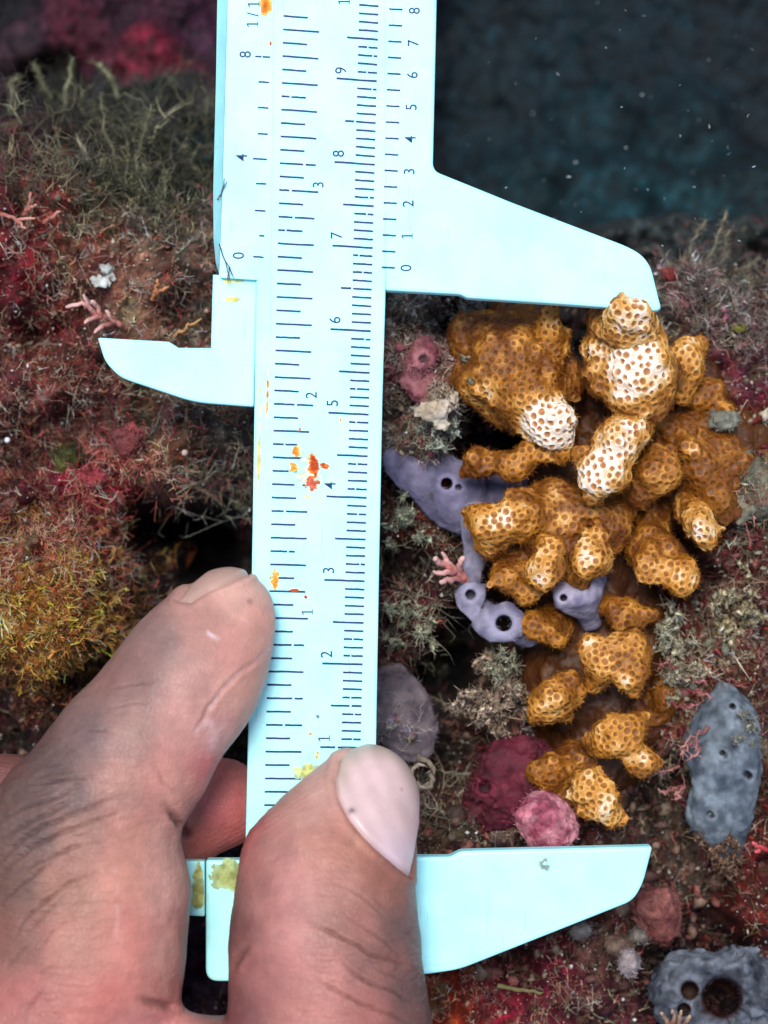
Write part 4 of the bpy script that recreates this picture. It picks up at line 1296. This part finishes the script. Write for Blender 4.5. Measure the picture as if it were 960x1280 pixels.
lump('sponge', 'dark crimson sponge lump above the lower jaw', 'sponge',
     [[(625, 975, -1.7, 38), (650, 965, -1.6, 36), (660, 1000, -1.7, 28)], [(620, 1005, -2, 30)]], ((70, 14, 28), (112, 36, 52)), M_SPONGE, flat=1.7, fuzz=900, rough=.0014, var=.5, carve=[[(606, 985, -1.0, 8), (606, 985, -1.8, 8)]])
lump('coralline_lump', 'rounded bright pink coralline knob touching the lower jaw', 'coralline algae',
     [[(668, 1020, -1.0, 18), (685, 1030, -.9, 24), (700, 1035, -1.0, 18)]], ((160, 72, 92), (214, 142, 152)), M_REEF, flat=1.5, rough=.0006, rs=1400, fuzz=260, var=.5)
lump('sea_squirt', 'grey ring shaped sea squirt with dark red openings at bottom right', 'sea squirt',
     [[(832, 1235, -1.6, 16), (850, 1218, -1.5, 17), (885, 1206, -1.5, 17), (925, 1212, -1.5, 20), (950, 1240, -1.6, 26), (945, 1275, -1.7, 26)], [(832, 1235, -1.6, 16), (835, 1265, -1.7, 18), (870, 1280, -1.7, 18), (940, 1290, -1.8, 20)], [(860, 1250, -2.0, 26), (900, 1250, -2.2, 30)]],
     ((50, 54, 62), (110, 114, 122)), M_SPONGE, rough=.0011, rs=900, fuzz=700, var=.9, carve=[[(902, 1245, -.9, 26), (902, 1248, -2.3, 20)], [(862, 1236, -1.0, 11), (862, 1240, -1.9, 10)], [(855, 1262, -1.2, 8), (855, 1262, -1.9, 8)]],
     holes=[(902, 1248, 27, (58, 26, 24)), (862, 1238, 12, (70, 44, 36)), (855, 1262, 9, (60, 40, 36))])
lump('encrusted_pebble', 'rough brownish pink pebble right under the lower jaw tip', 'pebble', [[(805, 1135, -1.7, 24), (825, 1155, -1.8, 22)], [(820, 1128, -1.8, 22)]], ((140, 84, 74), (110, 54, 50)), M_REEF, fuzz=300, rough=.0012)
lump('pale_pebble', 'smooth pale grey pebble left of the sea squirt', 'pebble', [[(790, 1206, -1.3, 20)], [(782, 1196, -1.5, 14)]], ((120, 108, 106), (164, 148, 146)), M_REEF, fuzz=160, rough=.0005)
for lab, ch, cs in (('small cream pebble just above the pale grey pebble', [[(795, 1168, -1.6, 10), (805, 1172, -1.6, 8)]], ((176, 164, 150), (140, 124, 112))),
                    ('tan pebble half hidden beneath the slope of the lower jaw', [[(770, 1182, -1.6, 12), (785, 1178, -1.7, 10)]], ((150, 120, 100), (120, 86, 76))),
                    ('grey white pebble under the lower jaw, left of the tan one', [[(722, 1166, -1.5, 9), (732, 1162, -1.5, 8)]], ((172, 164, 158), (150, 140, 134))),
                    ('dull brown pebble resting above the lower jaw next to the worm tube', [[(570, 1020, -1.9, 13), (560, 1028, -2.0, 10)]], ((110, 84, 70), (90, 66, 56)))):
    lump('pebble', lab, 'pebble', ch, tuple(tuple(int(v * .78) for v in c) for c in cs), M_REEF, k=.001, h=.0002, rough=.0007, fuzz=110, var=.5)
lump('coralline_lump', 'dusty pink coralline cup beside the slider, ringed with a pale pit', 'coralline algae', [[(528, 448, -1.2, 15)], [(520, 470, -1.5, 12)], [(528, 490, -1.6, 12), (540, 482, -1.6, 10)]], ((130, 66, 76), (176, 112, 118)), M_SHELL, flat=1.5, fuzz=700, rough=.0007, carve=[[(529, 448, -.5, 7), (529, 449, -1.0, 5)]])
lump('broken_shell', 'cream white broken shell at the left of the coral plate', 'shell', [[(532, 514, -.9, 12), (550, 512, -.85, 14)], [(552, 530, -.95, 9)], [(565, 500, -1.1, 11)]], ((226, 212, 188), (196, 176, 150)), M_SHELL, k=.001, h=.0002, rough=.0008, rs=1400)
lump('shell_chip', 'white triangular shell chip on red turf above the left inner jaw', 'shell', [[(118, 350, -1.7, 6), (130, 352, -1.7, 7)]], ((230, 232, 224), (180, 180, 165)), M_SHELL, k=.0003, h=.00014, rough=.0007, rs=1500, flat=1.6)
lump('shell_chip', 'small bluish white chip in the turf above the triangular one', 'shell', [[(132, 334, -1.7, 6), (138, 344, -1.8, 5)]], ((206, 206, 200), (160, 160, 150)), M_SHELL, k=.0003, h=.00014, rough=.0008, rs=1500, flat=1.6)
lump('shell_chip', 'bright white dot near the left frame edge above the golden turf', 'shell', [[(9, 550, -2.0, 4)]], ((244, 246, 244), (236, 236, 236)), M_SHELL, k=.0008, h=.00014, rough=.0001)
lump('shell_chip', 'round white speck in the pinkish turf below the inner jaw', 'shell', [[(231, 566, -1.6, 4)]], ((236, 226, 220), (210, 190, 180)), M_SHELL, k=.0008, h=.00014, rough=.0001)
lump('shell_chip', 'glassy white and magenta chip at the far right edge of the reef', 'shell', [[(904, 385, -2.3, 5), (906, 397, -2.3, 6)]], ((230, 220, 230), (216, 90, 130)), M_SHELL, k=.0008, h=.00016, rough=.0003)
lump('algae_scrap', 'tiny yellow green blade below the magenta chip', 'algae', [[(918, 409, -2.3, 5), (926, 410, -2.3, 6)]], ((120, 116, 30), (96, 96, 30)), M_SHELL, k=.0008, h=.00016, rough=.0001)
lump('red_coralline', 'vivid red knob just right of the upper jaw corner', 'coralline algae', [[(830, 340, -2.6, 7), (838, 344, -2.6, 8)]], ((120, 36, 34), (160, 90, 80)), M_REEF, k=.001, h=.0002, rough=.0008, fuzz=120)
lump('coralline_patch', 'coral pink crust patch on the ridge below the left inner jaw', 'coralline algae', [[(112, 598, -1.7, 16), (125, 592, -1.7, 12)]], ((190, 80, 86), (130, 44, 50)), M_REEF, flat=1.8, fuzz=500, rough=.0014, rs=1200)
lump('coralline_patch', 'dusky rose crust patch higher on the same ridge', 'coralline algae', [[(152, 552, -1.7, 15), (165, 545, -1.7, 12)]], ((160, 76, 76), (110, 56, 54)), M_REEF, flat=1.8, fuzz=500, rough=.0014, rs=1200)
lump('algae_tuft', 'lime green algae tuft left of the rose crust', 'algae', [[(84, 572, -1.9, 10), (93, 566, -1.9, 8)]], ((92, 90, 36), (54, 52, 28)), M_REEF, flat=1.5, fuzz=900, var=.9, rough=.0014, rs=1500)
lump('tube_worm', 'empty oval hole rimmed by grey crust at the right frame edge', 'worm tube',
     [[(915, 595, -1.6, 10), (935, 585, -1.5, 11), (952, 600, -1.6, 11), (950, 628, -1.6, 11), (930, 640, -1.6, 10), (915, 622, -1.7, 8), (915, 595, -1.6, 10)], [(905, 555, -1.5, 9), (930, 575, -1.5, 12)]],
     ((150, 146, 122), (110, 102, 84)), M_REEF, fuzz=700, k=.0012, rough=.0011)
lump('silted_crust', 'pale silt covered crust flake on the dark amber coral', 'crust', [[(898, 525, -1.2, 12), (912, 522, -1.25, 10)]], ((150, 148, 130), (110, 104, 90)), M_REEF, fuzz=200, k=.0012, rough=.001)

# tubes -----------------------------------------------------------------
def tube(points, radii, sides=6):
    P = np.array(points)
    n = len(P)
    T = np.gradient(P, axis=0)
    T = unit(T)
    a = np.cross(T, np.array((0.2, 0.3, 0.93)))
    a = unit(a)
    b = np.cross(T, a)
    th = np.arange(sides) * 2 * np.pi / sides
    ring = np.cos(th)[None, :, None] * a[:, None] + np.sin(th)[None, :, None] * b[:, None]
    V = P[:, None] + ring * np.array(radii)[:, None, None]
    V = V.reshape(-1, 3)
    F = []
    for i in range(n - 1):
        for s_ in range(sides):
            s2 = (s_ + 1) % sides
            F.append((i * sides + s_, i * sides + s2, (i + 1) * sides + s2, (i + 1) * sides + s_))
    for i in (0, n - 1):                       # caps, folded quads
        for s_ in range(0, sides - 2, 2):
            F.append((i * sides, i * sides + s_ + 1, i * sides + s_ + 2, i * sides + (s_ + 3) % sides if s_ + 3 < sides else i * sides))
    F = [f for f in F if len(set(f)) == 4]
    return V, np.array(F)

def resample(pts, m=9, jit=0.0):
    pts = np.array(pts, float)
    t = np.linspace(0, len(pts) - 1, m)
    out = np.stack([np.interp(t, np.arange(len(pts)), pts[:, k_]) for k_ in range(3)], 1)
    out[1:-1] += RNG.normal(size=(m - 2, 3)) * np.array((jit, jit, jit * 0.006))
    return out

def twigs(name, label, cat, lines, r, colours, fuzz=0, fuzz_len=0.0012, jit=1.0, mat=None, group=None, tipcol=None, zl=0.0, lump_=.15):
    parts = []
    c1, c2 = lin(colours[0]) * OBS, lin(colours[1]) * OBS
    for ln in lines:
        q_ = resample(ln, 10, jit)
        P = np.array([at(a, b, c + zl) for a, b, c in q_])
        rad = rr(r, -2) * np.linspace(1.15, 0.75, 10) * RNG.uniform(1 - lump_, 1 + lump_, 10)
        rad[-1] *= 0.5
        V, F = tube(P, rad)
        t = np.repeat(np.linspace(0, 1, 10), 6)[:, None]
        C = (c1 * (1 - t) + c2 * t) * np.exp(RNG.normal(size=(len(V), 1)) * lump_)
        parts.append((V, F, C))
        if fuzz:
            n_ = fuzz * 10
            i_ = RNG.integers(0, 9, n_)
            u_ = RNG.uniform(size=(n_, 1))
            B = P[i_] * (1 - u_) + P[i_ + 1] * u_
            dr = unit(RNG.normal(size=(n_, 3)) + unit(P[i_ + 1] - P[i_]) * 0.8)
            V, F, C, _ = strands(B, dr, fuzz_len * RNG.uniform(.3, 1.2, n_), np.full(n_, rr(.7, -2)), np.tile(c1 * 0.5 + c2 * 0.5, (n_, 1)) * RNG.uniform(.6, 1.3, (n_, 1)), 2, .8)
            parts.append((V, F, C))
    V, F, C = join(parts)
    o = link(name, mesh_np(name, V, F, np.clip(C, 0, .8)), mat or M_TURF)
    recentre(o)
    return tag(o, label, cat, group)

PK = ((196, 110, 100), (240, 190, 180))
twigs('coralline_twig', 'peach pink forked coralline twig at the left edge of the mauve funnels', 'coralline algae',
      [[(580, 722, -1.3), (565, 708, -1.1), (552, 690, -1.0)], [(572, 714, -1.2), (556, 716, -1.0), (541, 714, -1.0)], [(578, 720, -1.3), (574, 706, -1.1), (580, 696, -1.0)], [(565, 708, -1.1), (548, 704, -1.0), (543, 697, -.9)], [(582, 724, -1.4), (560, 724, -1.1), (550, 728, -1.0)]], 4.0, PK, mat=M_SHELL)
twigs('coralline_twig', 'pink forked coralline twigs above the tip of the left inner jaw', 'coralline algae',
      [[(128, 400, -1.9), (112, 385, -1.7), (104, 368, -1.6)], [(118, 392, -1.8), (104, 378, -1.6), (82, 384, -1.6)], [(130, 396, -1.9), (116, 398, -1.7), (106, 404, -1.6)], [(125, 396, -1.8), (122, 384, -1.7), (114, 376, -1.6)], [(140, 404, -1.9), (128, 408, -1.7), (118, 416, -1.6)], [(150, 406, -1.9), (140, 398, -1.8), (132, 388, -1.7)]], 3.2, PK, mat=M_SHELL)
twigs('coralline_twig', 'orange brown forked twig above the middle of the inner jaw', 'coralline algae',
      [[(190, 374, -1.7), (195, 362, -1.5), (197, 349, -1.4)], [(193, 368, -1.6), (203, 363, -1.4), (211, 358, -1.4)]], 2.4, ((190, 116, 70), (220, 150, 100)), mat=M_SHELL)
twigs('coralline_twig', 'ochre twig lying just above the inner jaw notch', 'coralline algae', [[(218, 420, -1.6), (232, 412, -1.5), (252, 398, -1.4)], [(232, 412, -1.5), (236, 404, -1.4)]], 2.0, ((180, 130, 80), (214, 170, 110)), mat=M_SHELL)
twigs('coralline_twig', 'salmon twigs crossing the dark red turf at upper left', 'coralline algae',
      [[(0, 268, -1.6), (18, 273, -1.5), (44, 273, -1.4)], [(18, 273, -1.5), (32, 286, -1.4)], [(30, 268, -1.6), (36, 255, -1.5), (38, 240, -1.4)], [(34, 262, -1.5), (46, 256, -1.4)], [(55, 278, -1.7), (66, 271, -1.5), (76, 264, -1.5)]], 2.4, ((180, 100, 84), (210, 150, 130)), mat=M_SHELL)
twigs('coralline_twig', 'pink branching twigs between coral and the slate sponge', 'coralline algae',
      [[(885, 908, -1.6), (870, 922, -1.4), (850, 934, -1.3)], [(870, 922, -1.4), (872, 938, -1.3), (862, 950, -1.3)], [(864, 928, -1.4), (850, 944, -1.3)], [(848, 958, -1.5), (832, 966, -1.4), (822, 962, -1.4)], [(845, 985, -1.6), (832, 992, -1.5), (822, 985, -1.5)], [(855, 980, -1.6), (845, 990, -1.5), (846, 1000, -1.4)]], 1.9, ((150, 80, 74), (206, 150, 138)), fuzz=2, fuzz_len=.0008, jit=2.0)
twigs('coralline_twig', 'crimson twigs with pale tips right of the middle coral knobs', 'coralline algae',
      [[(860, 862, -1.6), (875, 868, -1.4), (890, 872, -1.3)], [(850, 850, -1.6), (868, 848, -1.4), (882, 852, -1.3)], [(840, 878, -1.5), (858, 886, -1.3), (872, 880, -1.3)], [(845, 836, -1.5), (832, 828, -1.4), (822, 836, -1.4)]], 1.8, ((120, 36, 44), (200, 130, 124)), fuzz=3, fuzz_len=.0008, jit=2.2)
twigs('coralline_twig', 'red twig poking in from the right frame edge beside the lower jaw tip', 'coralline algae', [[(962, 1062, -1.5), (948, 1058, -1.4), (940, 1052, -1.4)], [(952, 1060, -1.5), (944, 1066, -1.4)]], 3, ((190, 40, 44), (226, 110, 110)), mat=M_SHELL)
twigs('worm_tube', 'coiled whitish worm tube beside the thumbnail', 'worm tube', [[(526 + 16 * math.cos(a_) * (1 - a_ / 14), 968 + 20 * math.sin(a_) * (1 - a_ / 14), -1.6 + a_ * .03) for a_ in np.linspace(-1.8, 5.2, 10)], [(531 + 10 * math.cos(a_), 975 + 12 * math.sin(a_), -1.5) for a_ in np.linspace(-1, 3, 6)]], 3.4, ((130, 116, 98), (176, 160, 140)), mat=M_REEF, jit=1.2, fuzz=3, fuzz_len=.0005)
twigs('dead_stem', 'thin olive stem lying on crimson crust below the lower jaw', 'stem', [[(622, 1232, -1.4), (650, 1238, -1.3), (680, 1240, -1.3)]], 2.6, ((130, 120, 70), (110, 100, 60)), mat=M_SHELL)
twigs('barnacle_spines', 'tan spiky fan at the bottom edge in front of the sea squirt', 'barnacle', [[(840, 1285, -1.2), (832, 1272, -1.0), (826, 1266, -.9)], [(842, 1285, -1.2), (842, 1270, -1.0), (840, 1262, -.9)], [(846, 1285, -1.2), (850, 1272, -1.0), (852, 1263, -.9)], [(850, 1287, -1.2), (858, 1276, -1.0), (862, 1269, -.9)]], 3, ((150, 100, 80), (196, 160, 130)), mat=M_SHELL)

GY_ = ((72, 74, 54), (128, 124, 94))
stalks = [
 ('tall leaning algae stalk in the middle of the left filaments', [(150, 262, -2.6), (128, 222, -2.5), (108, 196, -2.4), (96, 168, -2.4)], 3.4),
 ('thin upright algae stalk with a round tip, right of the leaning one', [(152, 240, -2.8), (145, 200, -2.7), (130, 160, -2.6), (126, 118, -2.5)], 2.6),
 ('curved algae stalk reaching highest to the right of the thin upright one', [(170, 235, -2.8), (173, 195, -2.7), (180, 165, -2.6), (190, 130, -2.5)], 3.0),
 ('broad blurred algae stalk left of the leaning one, nearest the dark gap', [(72, 175, -4.2), (80, 140, -4.4), (84, 110, -4.5), (92, 72, -4.6)], 4.0),
 ('short curled algae stalk at the far left of the filaments', [(14, 145, -3.8), (16, 120, -3.8), (14, 105, -3.8), (24, 96, -3.8)], 3.4),
 ('short pale algae stalk near the slider edge', [(196, 262, -2.4), (204, 240, -2.3), (209, 225, -2.2), (207, 214, -2.2)], 3.0),
 ('small drooping algae stalk right of the leaning one, low in the filaments', [(172, 240, -2.6), (178, 222, -2.5), (184, 214, -2.4), (178, 204, -2.4)], 3.0),
 ('faint slanting stalk against the dark gap at upper left', [(66, 125, -4.8), (56, 108, -4.8), (48, 94, -4.8), (42, 80, -4.8)], 2.6),
 ('thick hazy stalk beneath the pink far rock', [(150, 125, -5), (140, 100, -5), (130, 88, -5), (120, 80, -5)], 4.6),
]
for lab, ln, r in stalks:
    twigs('algae_stalk', lab, 'algae', [ln], r, GY_, lump_=.38, fuzz=20, fuzz_len=.0008, group='algae stalks in the upper left filaments', jit=1.3)
stR = [
 ('longest whip of algae rising into dark water above the right reef edge', [(880, 335, -3.2), (892, 310, -3.2), (900, 285, -3.2), (908, 264, -3.2)], 2.2),
 ('algae whip left of the longest whip at the right reef edge', [(858, 325, -3.2), (866, 305, -3.2), (874, 290, -3.2), (882, 275, -3.2)], 2.6),
 ('algae whip leaning right near the right frame edge', [(905, 360, -3.4), (920, 345, -3.4), (936, 333, -3.4), (949, 322, -3.4)], 2.2),
 ('thin wavy algae whip just right of the longest whip', [(898, 335, -3.3), (908, 318, -3.3), (906, 300, -3.3), (916, 286, -3.3)], 1.9),
 ('low bent algae whip between the longest whip and the frame edge', [(922, 372, -3.2), (930, 352, -3.2), (928, 340, -3.2), (940, 346, -3.2)], 2.2),
 ('stubby algae whip beside the upper jaw corner', [(846, 345, -3.0), (852, 330, -3.0), (858, 318, -3.0)], 2.6),
]
for lab, ln, r in stR:
    twigs('algae_whip', lab, 'algae', [ln], r, ((84, 80, 66), (136, 126, 104)), lump_=.3, fuzz=14, fuzz_len=.0008, group='algae whips along the right reef edge', jit=1.2)

# the shaggy clump in front of the lower coral
def clump(name, label, cat, cx, cy, z, spread, n_, colours, r=2.4, fl=.0016):
    lines = []
    lean = RNG.uniform(0, 2 * np.pi)
    for _ in range(n_):
        ox, oy = RNG.normal(size=2) * spread * 0.38
        a_ = lean + RNG.normal() * 1.3
        p = np.array((cx + ox, cy + oy, z - RNG.uniform(.2, .6)))
        ln = [tuple(p)]
        for _k in range(4):
            a_ += RNG.normal() * 0.75
            L = spread * RNG.uniform(.06, .2)
            p = p + np.array((L * math.cos(a_), L * math.sin(a_), RNG.normal() * .08 + .05))
            ln.append(tuple(p))
            if RNG.uniform() < .55:
                a2 = a_ + RNG.choice((-1, 1)) * RNG.uniform(.6, 1.3)
                L2 = spread * RNG.uniform(.06, .16)
                lines.append([tuple(p), (p[0] + L2 * math.cos(a2), p[1] + L2 * math.sin(a2), p[2] + RNG.normal() * .08)])
        lines.append(ln)
    return twigs(name, label, cat, lines, r * 1.0, colours, fuzz=1, fuzz_len=fl * .6, jit=1.6, lump_=.55, mat=M_REEF)
clump('algae_clump', 'shaggy beige algae clump in the gap left of the lower coral', 'algae', 618, 872, -1.3, 56, 34, ((120, 96, 80), (186, 164, 140)))
clump('algae_clump', 'pale green algae sprig over the dark gap above the shaggy clump', 'algae', 624, 838, -1.4, 36, 12, ((124, 120, 96), (176, 172, 144)), 2.0)
clump('algae_clump', 'grey green wispy sprig beside the beam, right of the number three', 'algae', 505, 662, -1.6, 34, 10, ((120, 124, 100), (170, 172, 146)), 2.2)
clump('algae_clump', 'curly pale sprig beside the beam, right of the number two', 'algae', 515, 775, -1.5, 42, 16, ((124, 124, 98), (176, 176, 146)), 2.0)
clump('algae_clump', 'cream flaky algae at the right end of the lower coral knobs', 'algae', 840, 795, -1.3, 34, 14, ((150, 140, 110), (196, 190, 160)), 3.0)
clump('algae_clump', 'pale silted sprig over the right reef, below the cream flaky algae', 'algae', 850, 850, -1.4, 36, 14, ((130, 110, 90), (190, 180, 150)), 2.4)
clump('algae_clump', 'light olive sprig at the upper left corner of the coral plate', 'algae', 588, 452, -.9, 30, 12, ((130, 126, 104), (170, 164, 138)), 3.0, .001)
clump('algae_clump', 'stiff tan sprigs at the right frame edge above the slate sponge', 'algae', 915, 775, -1.5, 48, 18, ((140, 124, 90), (190, 176, 140)), 2.4)
clump('algae_clump', 'brown matted sprig draped over the foot of the slate sponge', 'algae', 905, 1060, -1.5, 44, 18, ((90, 60, 44), (140, 108, 84)), 2.0)
clump('algae_clump', 'thin grey feathery sprig along the right side of the slate sponge', 'algae', 942, 905, -1.4, 34, 9, ((110, 108, 96), (150, 148, 132)), 1.6)
clump('algae_clump', 'grey feather of algae hanging under the broken shell', 'algae', 552, 545, -1.0, 24, 10, ((130, 136, 120), (176, 180, 164)), 1.8)
clump('algae_clump', 'drab silted sprig on the reef under the upper jaw root', 'algae', 585, 395, -1.5, 26, 10, ((100, 100, 90), (140, 138, 124)), 2.0)
twigs('algae_wisp', 'hair thin brown algae wisp caught on the slider edge by the zero', 'algae', [[(274, 305, .2), (281, 325, .25), (287, 334, .28), (292, 348, .28)], [(281, 325, .25), (284, 336, .26), (285, 354, .2)], [(287, 334, .27), (286, 345, .24), (288, 352, .22)]], .7, ((110, 84, 84), (90, 80, 90)), jit=.3)
twigs('algae_wisp', 'fine algae hairs stuck to the slider edge beside the four', 'algae', [[(272, 250, .1), (278, 238, .2), (284, 226, .22)], [(275, 246, .15), (280, 232, .22), (280, 222, .22)]], .7, ((110, 90, 90), (100, 84, 90)), jit=.3)
